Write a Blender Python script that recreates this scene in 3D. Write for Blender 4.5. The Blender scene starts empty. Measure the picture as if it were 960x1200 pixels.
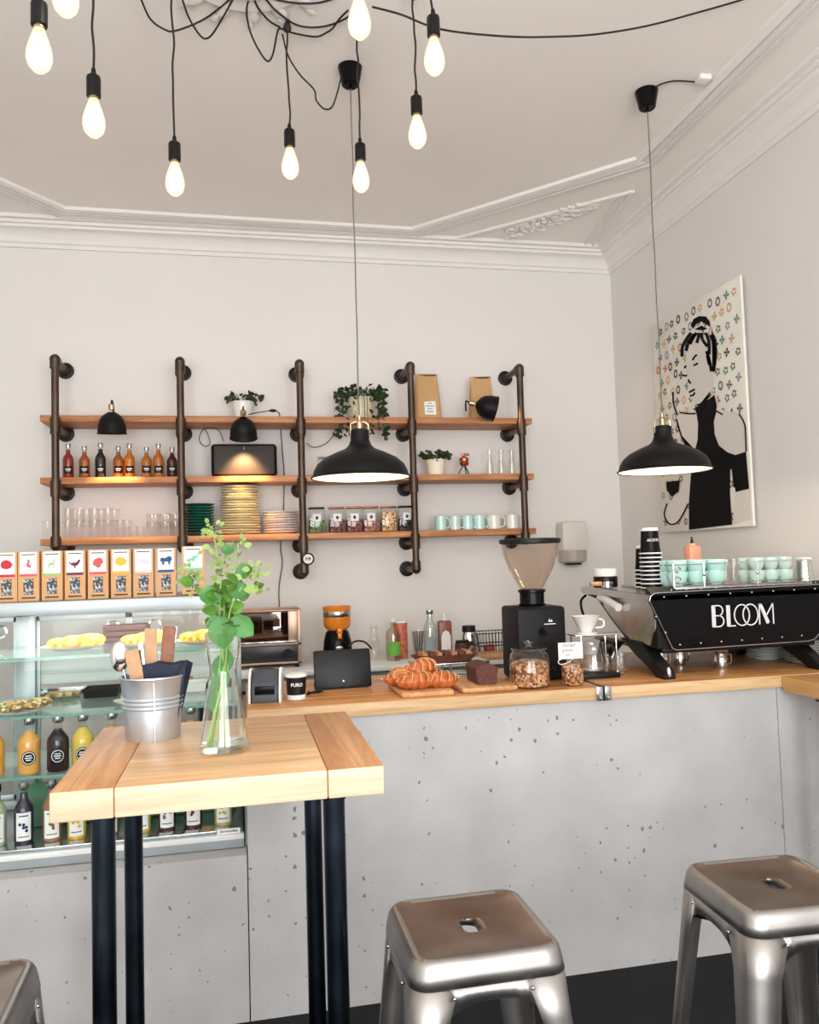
import bpy, bmesh, math, random
from mathutils import Vector, Matrix
from mathutils.geometry import tessellate_polygon
random.seed(7)
PI = math.pi
sc = bpy.context.scene
COL = sc.collection

# ------------------------------------------------------------------ camera
F = 952.6; YAW, PIT, ROL = .20656, .0569, -.0299; CH = 1.53
fw = Vector((math.sin(YAW)*math.cos(PIT), math.cos(YAW)*math.cos(PIT), math.sin(PIT)))
rt = Vector((math.cos(YAW), -math.sin(YAW), 0)); up = rt.cross(fw)
c_, s_ = math.cos(ROL), math.sin(ROL)
rt, up = c_*rt + s_*up, -s_*rt + c_*up
CP = Vector((0, 0, CH))
def at(x, y, Y=None, Z=None, X=None):
    """point of the room seen at photo position x,y on a known wall/shelf/floor plane"""
    d = rt*((x-480)/F) - up*((y-600)/F) + fw
    if Y is not None: return CP + d*(Y/d.y)
    if Z is not None: return CP + d*((Z-CH)/d.z)
    return CP + d*(X/d.x)
cam = bpy.data.cameras.new('camera'); co = bpy.data.objects.new('camera', cam); COL.objects.link(co)
m = Matrix.Identity(4)
for i in range(3):
    m[i][0] = rt[i]; m[i][1] = up[i]; m[i][2] = -fw[i]; m[i][3] = CP[i]
co.matrix_world = m
cam.sensor_fit = 'VERTICAL'; cam.sensor_height = 24; cam.lens = 24*F/1200
cam.clip_start = .05; sc.camera = co

# ------------------------------------------------------------------ materials
def srgb(*c):
    if len(c) == 1: c = (c[0],)*3
    return tuple(((v/255)/12.92 if v <= 10 else ((v/255+.055)/1.055)**2.4) for v in c)
def newmat(name):
    mt = bpy.data.materials.new(name); mt.use_nodes = True
    nt = mt.node_tree; b = nt.nodes['Principled BSDF']
    return mt, nt, b
def link(nt, a, b): nt.links.new(a, b)
def plain(name, col, rough=.5, metal=0, noise=.06, nscale=30, bump=0, coat=0, trans=0, alpha=1, spec=.5, sheen=0):
    mt, nt, b = newmat(name)
    b.inputs['Roughness'].default_value = rough; b.inputs['Metallic'].default_value = metal
    b.inputs['Coat Weight'].default_value = coat
    b.inputs['Transmission Weight'].default_value = trans
    b.inputs['Specular IOR Level'].default_value = spec
    tc = nt.nodes.new('ShaderNodeTexCoord'); n = nt.nodes.new('ShaderNodeTexNoise')
    n.inputs['Scale'].default_value = nscale; n.inputs['Detail'].default_value = 4
    link(nt, tc.outputs['Object'], n.inputs['Vector'])
    r = nt.nodes.new('ShaderNodeValToRGB')
    r.color_ramp.elements[0].position = .3; r.color_ramp.elements[1].position = .7
    r.color_ramp.elements[0].color = (*[v*(1-noise) for v in col], 1)
    r.color_ramp.elements[1].color = (*[min(1, v*(1+noise)) for v in col], 1)
    link(nt, n.outputs['Fac'], r.inputs['Fac']); link(nt, r.outputs['Color'], b.inputs['Base Color'])
    if bump:
        bp = nt.nodes.new('ShaderNodeBump'); bp.inputs['Strength'].default_value = bump; bp.inputs['Distance'].default_value = .004
        link(nt, n.outputs['Fac'], bp.inputs['Height']); link(nt, bp.outputs['Normal'], b.inputs['Normal'])
    return mt
def wood(name, a, bcol, axis=0, scale=1.0, rough=.4, knots=.0, dark=None):
    mt, nt, b = newmat(name)
    tc = nt.nodes.new('ShaderNodeTexCoord'); mp = nt.nodes.new('ShaderNodeMapping')
    st = [14*scale]*3; st[axis] = 1.1*scale; mp.inputs['Scale'].default_value = st
    link(nt, tc.outputs['Object'], mp.inputs['Vector'])
    n = nt.nodes.new('ShaderNodeTexNoise'); n.inputs['Scale'].default_value = 1.6; n.inputs['Detail'].default_value = 5; n.inputs['Distortion'].default_value = .6
    link(nt, mp.outputs[0], n.inputs['Vector'])
    mul = nt.nodes.new('ShaderNodeMath'); mul.operation = 'MULTIPLY'; mul.inputs[1].default_value = 7
    link(nt, n.outputs['Fac'], mul.inputs[0])
    fr = nt.nodes.new('ShaderNodeMath'); fr.operation = 'PINGPONG'; fr.inputs[1].default_value = 1
    link(nt, mul.outputs[0], fr.inputs[0])
    n2 = nt.nodes.new('ShaderNodeTexNoise'); n2.inputs['Scale'].default_value = 9; n2.inputs['Detail'].default_value = 6
    link(nt, mp.outputs[0], n2.inputs['Vector'])
    mx = nt.nodes.new('ShaderNodeMath'); mx.operation = 'MULTIPLY_ADD'; mx.inputs[1].default_value = .45
    link(nt, fr.outputs[0], mx.inputs[0])
    m3 = nt.nodes.new('ShaderNodeMath'); m3.operation = 'MULTIPLY'; m3.inputs[1].default_value = .55
    link(nt, n2.outputs['Fac'], m3.inputs[0]); link(nt, m3.outputs[0], mx.inputs[2])
    r = nt.nodes.new('ShaderNodeValToRGB')
    r.color_ramp.elements[0].position = .12; r.color_ramp.elements[1].position = .72
    r.color_ramp.elements[0].color = (*a, 1); r.color_ramp.elements[1].color = (*bcol, 1)
    link(nt, mx.outputs[0], r.inputs['Fac'])
    # large scale tone change board to board
    n4 = nt.nodes.new('ShaderNodeTexNoise'); n4.inputs['Scale'].default_value = .55; n4.inputs['Detail'].default_value = 2
    link(nt, mp.outputs[0], n4.inputs['Vector'])
    mr = nt.nodes.new('ShaderNodeMapRange'); mr.inputs[1].default_value = .3; mr.inputs[2].default_value = .7; mr.inputs[3].default_value = .82; mr.inputs[4].default_value = 1.12
    link(nt, n4.outputs['Fac'], mr.inputs[0])
    vm = nt.nodes.new('ShaderNodeVectorMath'); vm.operation = 'SCALE'
    link(nt, r.outputs['Color'], vm.inputs[0]); link(nt, mr.outputs[0], vm.inputs['Scale'])
    link(nt, vm.outputs[0], b.inputs['Base Color'])
    b.inputs['Roughness'].default_value = rough
    bp = nt.nodes.new('ShaderNodeBump'); bp.inputs['Strength'].default_value = .12; bp.inputs['Distance'].default_value = .002
    link(nt, mx.outputs[0], bp.inputs['Height']); link(nt, bp.outputs['Normal'], b.inputs['Normal'])
    return mt
def thin_glass(name, tint=(1, 1, 1), base=.05, rough=.02, edge=.9, pw=4.5):
    mt = bpy.data.materials.new(name); mt.use_nodes = True; nt = mt.node_tree; nt.nodes.clear()
    o = nt.nodes.new('ShaderNodeOutputMaterial'); t = nt.nodes.new('ShaderNodeBsdfTransparent'); g = nt.nodes.new('ShaderNodeBsdfGlossy')
    t.inputs[0].default_value = (*tint, 1); g.inputs['Roughness'].default_value = rough; g.inputs[0].default_value = (.95, .97, .96, 1)
    fc = nt.nodes.new('ShaderNodeLayerWeight'); fc.inputs[0].default_value = .5
    lw = nt.nodes.new('ShaderNodeMath'); lw.operation = 'POWER'; lw.inputs[1].default_value = pw; link(nt, fc.outputs['Facing'], lw.inputs[0])
    ma = nt.nodes.new('ShaderNodeMath'); ma.operation = 'MULTIPLY_ADD'; ma.inputs[1].default_value = edge; ma.inputs[2].default_value = base
    ma.use_clamp = True
    link(nt, lw.outputs[0], ma.inputs[0])
    mx = nt.nodes.new('ShaderNodeMixShader'); link(nt, ma.outputs[0], mx.inputs[0])
    link(nt, t.outputs[0], mx.inputs[1]); link(nt, g.outputs[0], mx.inputs[2]); link(nt, mx.outputs[0], o.inputs[0])
    return mt
def emit(name, col, s):
    mt = bpy.data.materials.new(name); mt.use_nodes = True; nt = mt.node_tree; nt.nodes.clear()
    o = nt.nodes.new('ShaderNodeOutputMaterial'); e = nt.nodes.new('ShaderNodeEmission')
    e.inputs[0].default_value = (*col, 1); e.inputs[1].default_value = s; link(nt, e.outputs[0], o.inputs[0]); return mt
def speckle(name, cols, scale=120, rough=.8, bump=.5):
    mt, nt, b = newmat(name)
    tc = nt.nodes.new('ShaderNodeTexCoord'); v = nt.nodes.new('ShaderNodeTexVoronoi'); v.inputs['Scale'].default_value = scale
    link(nt, tc.outputs['Object'], v.inputs['Vector'])
    r = nt.nodes.new('ShaderNodeValToRGB'); cr = r.color_ramp
    while len(cr.elements) < len(cols): cr.elements.new(.5)
    for i, c in enumerate(cols): cr.elements[i].position = i/max(1, len(cols)-1)*.9; cr.elements[i].color = (*c, 1)
    cr.interpolation = 'CONSTANT'
    sp = nt.nodes.new('ShaderNodeSeparateColor'); link(nt, v.outputs['Color'], sp.inputs[0]); link(nt, sp.outputs[0], r.inputs['Fac'])
    link(nt, r.outputs['Color'], b.inputs['Base Color']); b.inputs['Roughness'].default_value = rough
    bp = nt.nodes.new('ShaderNodeBump'); bp.inputs['Strength'].default_value = bump; bp.inputs['Distance'].default_value = .004
    link(nt, v.outputs['Distance'], bp.inputs['Height']); link(nt, bp.outputs['Normal'], b.inputs['Normal'])
    return mt
def concrete(name):
    mt, nt, b = newmat(name)
    tc = nt.nodes.new('ShaderNodeTexCoord')
    n = nt.nodes.new('ShaderNodeTexNoise'); n.inputs['Scale'].default_value = 2.2; n.inputs['Detail'].default_value = 9; n.inputs['Roughness'].default_value = .6
    link(nt, tc.outputs['Object'], n.inputs['Vector'])
    r = nt.nodes.new('ShaderNodeValToRGB'); r.color_ramp.elements[0].position = .32; r.color_ramp.elements[1].position = .68
    r.color_ramp.elements[0].color = (*srgb(172, 171, 171), 1); r.color_ramp.elements[1].color = (*srgb(194, 193, 193), 1)
    link(nt, n.outputs['Fac'], r.inputs['Fac'])
    v = nt.nodes.new('ShaderNodeTexVoronoi'); v.inputs['Scale'].default_value = 34; v.inputs['Randomness'].default_value = 1
    mp = nt.nodes.new('ShaderNodeMapping'); mp.inputs['Scale'].default_value = (1, 1, .8); nd = nt.nodes.new('ShaderNodeTexNoise'); nd.inputs['Scale'].default_value = 60; link(nt, tc.outputs['Object'], nd.inputs['Vector'])
    av = nt.nodes.new('ShaderNodeVectorMath'); av.operation = 'MULTIPLY_ADD'; av.inputs[1].default_value = (.018,)*3; link(nt, nd.outputs['Color'], av.inputs[0]); link(nt, tc.outputs['Object'], av.inputs[2])
    link(nt, av.outputs[0], mp.inputs[0]); link(nt, mp.outputs[0], v.inputs['Vector'])
    # pits: only a share of the cells, their size from cell colour
    sp = nt.nodes.new('ShaderNodeSeparateColor'); link(nt, v.outputs['Color'], sp.inputs[0])
    n3 = nt.nodes.new('ShaderNodeTexNoise'); n3.inputs['Scale'].default_value = 3.1; link(nt, tc.outputs['Object'], n3.inputs['Vector'])
    mr = nt.nodes.new('ShaderNodeMapRange'); mr.inputs[1].default_value = .35; mr.inputs[2].default_value = 1; mr.inputs[3].default_value = 0; mr.inputs[4].default_value = .25
    link(nt, sp.outputs[0], mr.inputs[0])
    mm = nt.nodes.new('ShaderNodeMapRange'); mm.inputs[1].default_value = .4; mm.inputs[2].default_value = .58; mm.inputs[3].default_value = .45; mm.inputs[4].default_value = 1
    link(nt, n3.outputs['Fac'], mm.inputs[0])
    mu = nt.nodes.new('ShaderNodeMath'); mu.operation = 'MULTIPLY'; link(nt, mr.outputs[0], mu.inputs[0]); link(nt, mm.outputs[0], mu.inputs[1])
    lt = nt.nodes.new('ShaderNodeMath'); lt.operation = 'LESS_THAN'; link(nt, v.outputs['Distance'], lt.inputs[0]); link(nt, mu.outputs[0], lt.inputs[1])
    mx = nt.nodes.new('ShaderNodeMix'); mx.data_type = 'RGBA'; link(nt, lt.outputs[0], mx.inputs['Factor'])
    link(nt, r.outputs['Color'], mx.inputs[6]); mx.inputs[7].default_value = (*srgb(120, 117, 114), 1)
    link(nt, mx.outputs[2], b.inputs['Base Color']); b.inputs['Roughness'].default_value = .75
    sub = nt.nodes.new('ShaderNodeMath'); sub.operation = 'SUBTRACT'; link(nt, n.outputs['Fac'], sub.inputs[0]); link(nt, lt.outputs[0], sub.inputs[1])
    bp = nt.nodes.new('ShaderNodeBump'); bp.inputs['Strength'].default_value = .25; bp.inputs['Distance'].default_value = .004
    link(nt, sub.outputs[0], bp.inputs['Height']); link(nt, bp.outputs['Normal'], b.inputs['Normal'])
    return mt
def brushed(name, col, rough=.3, streak=.25, metal=1, rust=None):
    mt, nt, b = newmat(name)
    tc = nt.nodes.new('ShaderNodeTexCoord')
    n = nt.nodes.new('ShaderNodeTexNoise'); n.inputs['Scale'].default_value = 7; n.inputs['Detail'].default_value = 6
    link(nt, tc.outputs['Object'], n.inputs['Vector'])
    r = nt.nodes.new('ShaderNodeValToRGB'); r.color_ramp.elements[0].position = .35; r.color_ramp.elements[1].position = .7
    r.color_ramp.elements[0].color = (*(rust or [v*(1-streak) for v in col]), 1); r.color_ramp.elements[1].color = (*col, 1)
    link(nt, n.outputs['Fac'], r.inputs['Fac']); link(nt, r.outputs['Color'], b.inputs['Base Color'])
    mr = nt.nodes.new('ShaderNodeMapRange'); mr.inputs[3].default_value = rough*.75; mr.inputs[4].default_value = rough*1.3
    link(nt, n.outputs['Fac'], mr.inputs[0]); link(nt, mr.outputs[0], b.inputs['Roughness'])
    b.inputs['Metallic'].default_value = metal
    return mt

M = {}
M['wall'] = plain('wall paint', srgb(230, 226, 222), .9, noise=.012, nscale=3, bump=.03)
M['ceil'] = plain('ceiling paint', srgb(246, 240, 235), .9, noise=.012, nscale=3)
M['plaster'] = plain('white plaster', srgb(236, 232, 228), .8, noise=.01, nscale=8)
M['floor'] = plain('dark slate floor', srgb(18, 21, 26), .6, noise=.18, nscale=5, bump=.05, spec=.25)
M['concrete'] = concrete('cast concrete')
M['counterwood'] = wood('counter oak', srgb(156, 98, 52), srgb(210, 152, 94), 0, .8, .32)
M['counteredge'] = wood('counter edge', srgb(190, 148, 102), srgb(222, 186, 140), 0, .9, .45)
M['tablewood'] = wood('table pine', srgb(196, 146, 98), srgb(226, 184, 136), 0, .8, .4)
M['tableend'] = wood('table end board', srgb(180, 120, 72), srgb(216, 162, 108), 1, .8, .42)
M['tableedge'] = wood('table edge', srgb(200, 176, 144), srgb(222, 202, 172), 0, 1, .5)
M['wing'] = wood('side table pine', srgb(196, 138, 78), srgb(222, 172, 110), 1, .8, .42)
M['shelfwood'] = wood('shelf wood', srgb(160, 98, 58), srgb(205, 142, 92), 0, 1, .5)
M['board'] = wood('cutting board', srgb(180, 122, 78), srgb(214, 162, 112), 1, 1, .5)
M['pipe'] = brushed('black iron pipe', srgb(104, 88, 78), .45, .35)
M['flange'] = plain('cast iron', srgb(45, 38, 35), .5, .6, .15, 60)
M['leg'] = brushed('blued steel', srgb(58, 68, 80), .3, .5)
M['steel'] = brushed('raw stool steel', srgb(182, 178, 175), .4, .25)
M['seat'] = brushed('stool seat steel', srgb(158, 144, 134), .34, .3, rust=srgb(128, 106, 94))
M['chrome'] = plain('chrome', srgb(225), .06, 1, .02)
M['inox'] = brushed('stainless', srgb(196, 196, 196), .22, .12)
M['galv'] = brushed('galvanised', srgb(205, 214, 224), .4, .1, metal=.85)
M['alu'] = plain('aluminium frame', srgb(168, 175, 178), .4, .35, .04)
M['white'] = plain('white paint metal', srgb(232, 232, 230), .45, noise=.02)
M['black'] = plain('black plastic', srgb(13, 13, 15), .42, noise=.1, spec=.3)
M['blackgloss'] = plain('black gloss', srgb(7, 8, 11), .25, noise=.1, spec=.16)
M['blackmatte'] = plain('black enamel', srgb(14, 13, 14), .5, noise=.05, spec=.22)
M['cord'] = plain('black cord', srgb(28, 22, 22), .7)
M['greycord'] = plain('grey cord', srgb(110, 104, 100), .6)
M['cream'] = plain('cream enamel', srgb(246, 236, 214), .45, noise=.01)
M['brass'] = plain('brass', srgb(200, 176, 134), .25, 1, .05)
M['ceramic'] = plain('white ceramic', srgb(236, 232, 226), .25, noise=.01, coat=.3)
M['cplate'] = plain('cream plates', srgb(236, 226, 190), .35, noise=.05)
M['gplate'] = plain('green plates', srgb(34, 92, 82), .3, noise=.2, coat=.3)
M['wplate'] = plain('pale plates', srgb(242, 232, 226), .3, noise=.03)
M['splate'] = plain('sage saucers', srgb(200, 208, 204), .3, noise=.05)
M['teal'] = plain('teal ceramic', srgb(196, 234, 226), .22, noise=.03, coat=.4)
M['mint'] = plain('mint ceramic', srgb(206, 226, 218), .22, noise=.03, coat=.4)
M['glass'] = thin_glass('clear glass', (.96, .98, .97), .03)
M['jar'] = thin_glass('jar glass', (.95, .965, .96), .05, edge=1.1, pw=3)
M['tumbler'] = thin_glass('tumbler glass', (.982, .976, .97), .055, edge=1.2)
M['pane'] = thin_glass('case glass', (.97, .985, .98), .008, edge=.6)
M['gshelf'] = thin_glass('glass shelf', (.88, .95, .92), .06, edge=.7)
M['gedge'] = plain('green glass edge', srgb(112, 160, 146), .2, noise=.05, coat=.5)
M['hopper'] = thin_glass('smoky hopper', (.93, .88, .84), .02, edge=.6)
M['kraft'] = plain('kraft paper', srgb(202, 160, 112), .85, noise=.05, nscale=60, bump=.1)
M['kraftbox'] = plain('kraft card', srgb(206, 158, 112), .8, noise=.03)
M['paper'] = plain('white paper', srgb(240, 240, 238), .8, noise=.01)
M['ink'] = plain('dark ink', srgb(60, 56, 54), .8)
M['whiteink'] = plain('white ink', srgb(236, 238, 240), .5)
M['leaf'] = plain('green leaf', srgb(82, 130, 40), .5, noise=.35, nscale=25)
M['bigleaf'] = plain('deep leaf', srgb(50, 116, 34), .45, noise=.25, nscale=20)
M['paleleaf'] = plain('pale leaf', srgb(142, 166, 92), .55, noise=.25, nscale=30)
M['stem'] = plain('green stem', srgb(150, 176, 92), .5, noise=.2)
M['ivy'] = plain('dark ivy', srgb(48, 66, 36), .55, noise=.5, nscale=30)
M['navy'] = plain('navy napkin', srgb(36, 42, 60), .85, noise=.15, nscale=80, bump=.2)
M['choc'] = plain('chocolate cake', srgb(88, 46, 34), .7, noise=.3, nscale=90, bump=.8)
M['croissant'] = plain('croissant crust', srgb(178, 92, 42), .45, noise=.5, nscale=40, bump=.3, coat=.2)
M['granola'] = speckle('granola', [srgb(150, 92, 58), srgb(196, 138, 92), srgb(112, 66, 44), srgb(214, 168, 122), srgb(96, 54, 40)], 110)
M['egg'] = speckle('egg pastry', [srgb(240, 190, 70), srgb(222, 150, 50), srgb(248, 214, 120), srgb(232, 170, 60)], 90)
M['salad'] = speckle('salad topping', [srgb(196, 150, 90), srgb(110, 116, 70), srgb(226, 200, 150), srgb(160, 90, 60)], 90)
M['orange'] = plain('orange plastic', srgb(228, 132, 32), .3, noise=.05, coat=.3)
M['copper'] = plain('copper', srgb(196, 112, 84), .25, .9, .05)
M['peach'] = plain('peach bottle', srgb(226, 158, 130), .4)
M['red'] = plain('red ink', srgb(206, 68, 66), .7)
M['glow'] = emit('lit filament bulb', (1, .92, .78), 13)
M['bulbglass'] = None
def bulbmat():
    mt = bpy.data.materials.new('frosted glowing bulb'); mt.use_nodes = True; nt = mt.node_tree; nt.nodes.clear()
    o = nt.nodes.new('ShaderNodeOutputMaterial'); e = nt.nodes.new('ShaderNodeEmission'); t = nt.nodes.new('ShaderNodeBsdfTransparent')
    e.inputs[0].default_value = (1, .80, .54, 1); e.inputs[1].default_value = 1.5
    mx = nt.nodes.new('ShaderNodeMixShader'); mx.inputs[0].default_value = .55
    link(nt, t.outputs[0], mx.inputs[1]); link(nt, e.outputs[0], mx.inputs[2]); link(nt, mx.outputs[0], o.inputs[0]); return mt
M['bulbglass'] = bulbmat()
M['lampbulb'] = emit('pendant lamp bulb', (1, .88, .68), 6)
def tinted(name, c, rough=.18): 
    return plain(name, srgb(*c), rough, noise=.08, nscale=15, coat=.5)

# ------------------------------------------------------------------ mesh helper
class B:
    def __init__(s): s.bm = bmesh.new(); s.mi = 0
    def _f(s, faces):
        for f in faces: f.material_index = s.mi
    def face(s, pts):
        f = s.bm.faces.new([s.bm.verts.new(p) for p in pts]); f.material_index = s.mi; return f
    def box(s, c, size, bev=0, rot=None, seg=2):
        r = bmesh.ops.create_cube(s.bm, size=1); vs = r['verts']
        bmesh.ops.scale(s.bm, vec=size, verts=vs)
        fs = set(f for v in vs for f in v.link_faces)
        if bev:
            es = list(set(e for v in vs for e in v.link_edges))
            rb = bmesh.ops.bevel(s.bm, geom=es, offset=bev, segments=seg, affect='EDGES', profile=.5)
            vs = list(set(rb['verts']) | set(v for v in vs if v.is_valid)); fs = set(f for v in vs for f in v.link_faces)
        if rot: bmesh.ops.rotate(s.bm, cent=(0, 0, 0), matrix=rot, verts=vs)
        bmesh.ops.translate(s.bm, vec=c, verts=vs); s._f(fs); return s
    def bb(s, x0, x1, y0, y1, z0, z1, bev=0):
        return s.box(((x0+x1)/2, (y0+y1)/2, (z0+z1)/2), (abs(x1-x0), abs(y1-y0), abs(z1-z0)), bev)
    def loft(s, loops, closed=True, cap0=False, cap1=False):
        L = [[s.bm.verts.new(p) for p in lp] for lp in loops]
        n = len(L[0])
        for a, b in zip(L, L[1:]):
            for i in range(n if closed else n-1):
                j = (i+1) % n
                try: f = s.bm.faces.new((a[i], a[j], b[j], b[i])); f.material_index = s.mi
                except ValueError: pass
        if cap0: f = s.bm.faces.new(L[0][::-1]); f.material_index = s.mi
        if cap1: f = s.bm.faces.new(L[-1]); f.material_index = s.mi
        return s
    def lathe(s, prof, o=(0, 0, 0), seg=24, cap=True, M4=None):
        loops = []
        for r, z in prof:
            lp = [Vector((max(r, 1e-5)*math.cos(2*PI*i/seg), max(r, 1e-5)*math.sin(2*PI*i/seg), z)) for i in range(seg)]
            if M4: lp = [M4 @ p for p in lp]
            loops.append([p + Vector(o) for p in lp])
        return s.loft(loops, True, cap and prof[0][0] > 1e-4, cap and prof[-1][0] > 1e-4)
    def cone(s, p0, p1, r0, r1=None, seg=12, caps=True):
        p0, p1 = Vector(p0), Vector(p1); r1 = r0 if r1 is None else r1
        d = (p1-p0).normalized(); a = d.orthogonal().normalized(); b = d.cross(a)
        ls = [[p + (a*math.cos(t)+b*math.sin(t))*r for t in [2*PI*i/seg for i in range(seg)]] for p, r in ((p0, r0), (p1, r1))]
        return s.loft(ls, True, caps, caps)
    def tube(s, pts, r, seg=8, caps=True):
        pts = [Vector(p) for p in pts]; loops = []; a = None
        for i, p in enumerate(pts):
            d = (pts[min(i+1, len(pts)-1)] - pts[max(i-1, 0)]).normalized()
            if a is None: a = d.orthogonal().normalized()
            a = (a - d*a.dot(d)).normalized(); b = d.cross(a)
            rr = r[i] if isinstance(r, (list, tuple)) else r
            loops.append([p + (a*math.cos(t)+b*math.sin(t))*rr for t in [2*PI*k/seg for k in range(seg)]])
        return s.loft(loops, True, caps, caps)
    def sphere(s, c, r, sc_=(1, 1, 1), seg=12, rot=None):
        rr = bmesh.ops.create_uvsphere(s.bm, u_segments=seg, v_segments=max(6, seg//2), radius=r); vs = rr['verts']
        bmesh.ops.scale(s.bm, vec=sc_, verts=vs)
        if rot: bmesh.ops.rotate(s.bm, cent=(0, 0, 0), matrix=rot, verts=vs)
        bmesh.ops.translate(s.bm, vec=c, verts=vs); s._f(set(f for v in vs for f in v.link_faces)); return s
    def prism(s, pts, vec):
        vec = Vector(vec); a = [Vector(p) for p in pts]; b = [p+vec for p in a]
        return s.loft([a, b], True, True, True)
    def cdisc(s, rc, rad, z, ang=-PI/2, r0=0, n=20, sx=1, o=(0, 0, 0)):
        """disc or ring laid on a cylinder of radius rc about the z axis, facing angle ang"""
        def P(r, t):
            u = r*math.cos(t)*sx; v = r*math.sin(t); a = ang + u/rc
            return (o[0]+rc*math.cos(a), o[1]+rc*math.sin(a), o[2]+z+v)
        k = 4
        ls = [[P(r0+(rad-r0)*q/k+1e-5, 2*PI*i/n) for i in range(n)] for q in range(k+1)]
        return s.loft(ls)
    def crect(s, rc0, rc1, w, z0, z1, ang=-PI/2, n=8, o=(0, 0, 0)):
        ls = []
        for rc, z in ((rc0, z0), (rc1, z1)):
            ls.append([(o[0]+rc*math.cos(ang+w*(i/n-.5)/rc0), o[1]+rc*math.sin(ang+w*(i/n-.5)/rc0), o[2]+z) for i in range(n+1)])
        return s.loft(ls, False)
    def mesh(s, me, fn):
        vs = [s.bm.verts.new(fn(v.co)) for v in me.vertices]
        for p in me.polygons:
            try: f = s.bm.faces.new([vs[i] for i in p.vertices]); f.material_index = s.mi
            except ValueError: pass
        return s
    def build(s, name, mats, parent=None, label=None, smooth=35, loc=None, recalc=True):
        bmesh.ops.remove_doubles(s.bm, verts=s.bm.verts, dist=1e-6)
        if recalc: bmesh.ops.recalc_face_normals(s.bm, faces=s.bm.faces)
        if smooth:
            lim = math.radians(smooth)
            for f in s.bm.faces: f.smooth = True
            for e in s.bm.edges:
                if len(e.link_faces) == 2 and e.calc_face_angle(0) > lim: e.smooth = False
        me = bpy.data.meshes.new(name); s.bm.to_mesh(me); s.bm.free()
        for mt in (mats if isinstance(mats, (list, tuple)) else [mats]): me.materials.append(mt)
        o = bpy.data.objects.new(name, me); COL.objects.link(o)
        if parent: o.parent = parent
        if loc: o.location = loc
        if label: o['label'] = label
        return o
def thing(name, label, cat, loc=(0, 0, 0), rotz=0, group=None):
    o = bpy.data.objects.new(name, None); COL.objects.link(o); o.empty_display_size = .05
    o.location = loc; o.rotation_euler = (0, 0, rotz); tag(o, label, cat, group); return o
def tag(o, label, cat, group=None, kind=None):
    o['label'] = label; o['category'] = cat
    if group: o['group'] = group
    if kind: o['kind'] = kind
    return o
def struct(o): o['kind'] = 'structure'; return o
def kids(o): return [c for c in bpy.data.objects if c.parent is o]
def dup(root, loc, label, rotz=None, group=None):
    r = root.copy(); COL.objects.link(r); r.location = loc; r['label'] = label
    if rotz is not None: r.rotation_euler = (0, 0, rotz)
    if group: r['group'] = group
    for ch in kids(root):
        c = ch.copy(); COL.objects.link(c); c.parent = r
        for g in kids(ch):
            d = g.copy(); COL.objects.link(d); d.parent = c
    return r
ORD = ['first', 'second', 'third', 'fourth', 'fifth', 'sixth', 'seventh', 'eighth', 'ninth', 'tenth', 'eleventh', 'twelfth']
def text_me(s, size=1, bold=0):
    cu = bpy.data.curves.new('t', 'FONT'); cu.body = s; cu.size = size; cu.align_x = 'CENTER'; cu.align_y = 'CENTER'; cu.offset = bold; cu.resolution_u = 3
    o = bpy.data.objects.new('t', cu); COL.objects.link(o); dg = bpy.context.evaluated_depsgraph_get()
    me = bpy.data.meshes.new_from_object(o.evaluated_get(dg)); bpy.data.objects.remove(o); return me
def smoothpath(pts, n=6):
    P = [Vector(p) for p in pts]; out = []
    for i in range(len(P)-1):
        p0 = P[max(i-1, 0)]; p1 = P[i]; p2 = P[i+1]; p3 = P[min(i+2, len(P)-1)]
        for k in range(n):
            t = k/n
            out.append(.5*((2*p1)+(-p0+p2)*t+(2*p0-5*p1+4*p2-p3)*t*t+(-p0+3*p1-3*p2+p3)*t**3))
    out.append(P[-1]); return out

def area(name, loc, rot, sx, sy, e, col):
    L = bpy.data.lights.new(name, 'AREA'); L.shape = 'RECTANGLE'; L.size = sx; L.size_y = sy; L.energy = e; L.color = col
    o = bpy.data.objects.new(name, L); COL.objects.link(o); o.location = loc; o.rotation_euler = rot; return o
# ------------------------------------------------------------------ room
XL, XR, YB, YF, ZC = -2.35, 2.484, 5.0, -2.6, 3.55
struct(B().bb(XL-.2, XR+.2, YF-.2, YB+.2, -.1, 0).build('floor', M['floor']))
struct(B().bb(XL-.2, XR+.2, YF-.2, YB+.2, ZC, ZC+.1).build('ceiling', M['ceil']))
struct(B().bb(XL-.2, XR+.2, YB, YB+.15, 0, ZC).build('wall_back', M['wall']))
struct(B().bb(XR, XR+.15, YF, YB, 0, ZC).build('wall_right', M['wall']))
struct(B().bb(XL-.15, XL, YF, YB, 0, ZC).build('wall_left', M['wall']))
# street front with two shop windows behind the camera
b = B()
for x0, x1, z0, z1 in ((XL, -1.9, 0, ZC), (.0, .35, 0, ZC), (2.15, XR, 0, ZC), (-1.9, 0, 0, .45), (-1.9, 0, 3.1, ZC), (.35, 2.15, 0, .45), (.35, 2.15, 3.1, ZC)):
    b.bb(x0, x1, YF-.15, YF, z0, z1)
struct(b.build('wall_front', M['wall']))
for k, (x0, x1) in enumerate(((-1.9, 0), (.35, 2.15))):
    b = B()
    for a0, a1, z0, z1 in ((x0, x0+.06, .45, 3.1), (x1-.06, x1, .45, 3.1), (x0, x1, .45, .51), (x0, x1, 3.04, 3.1), (x0, x1, 2.35, 2.41)):
        b.bb(a0, a1, YF-.1, YF-.04, z0, z1)
    w = struct(b.build('window_%d' % (k+1), M['white']))
    B().bb(x0+.03, x1-.03, YF-.075, YF-.07, .48, 3.07).build('pane', M['pane'], w)

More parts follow.
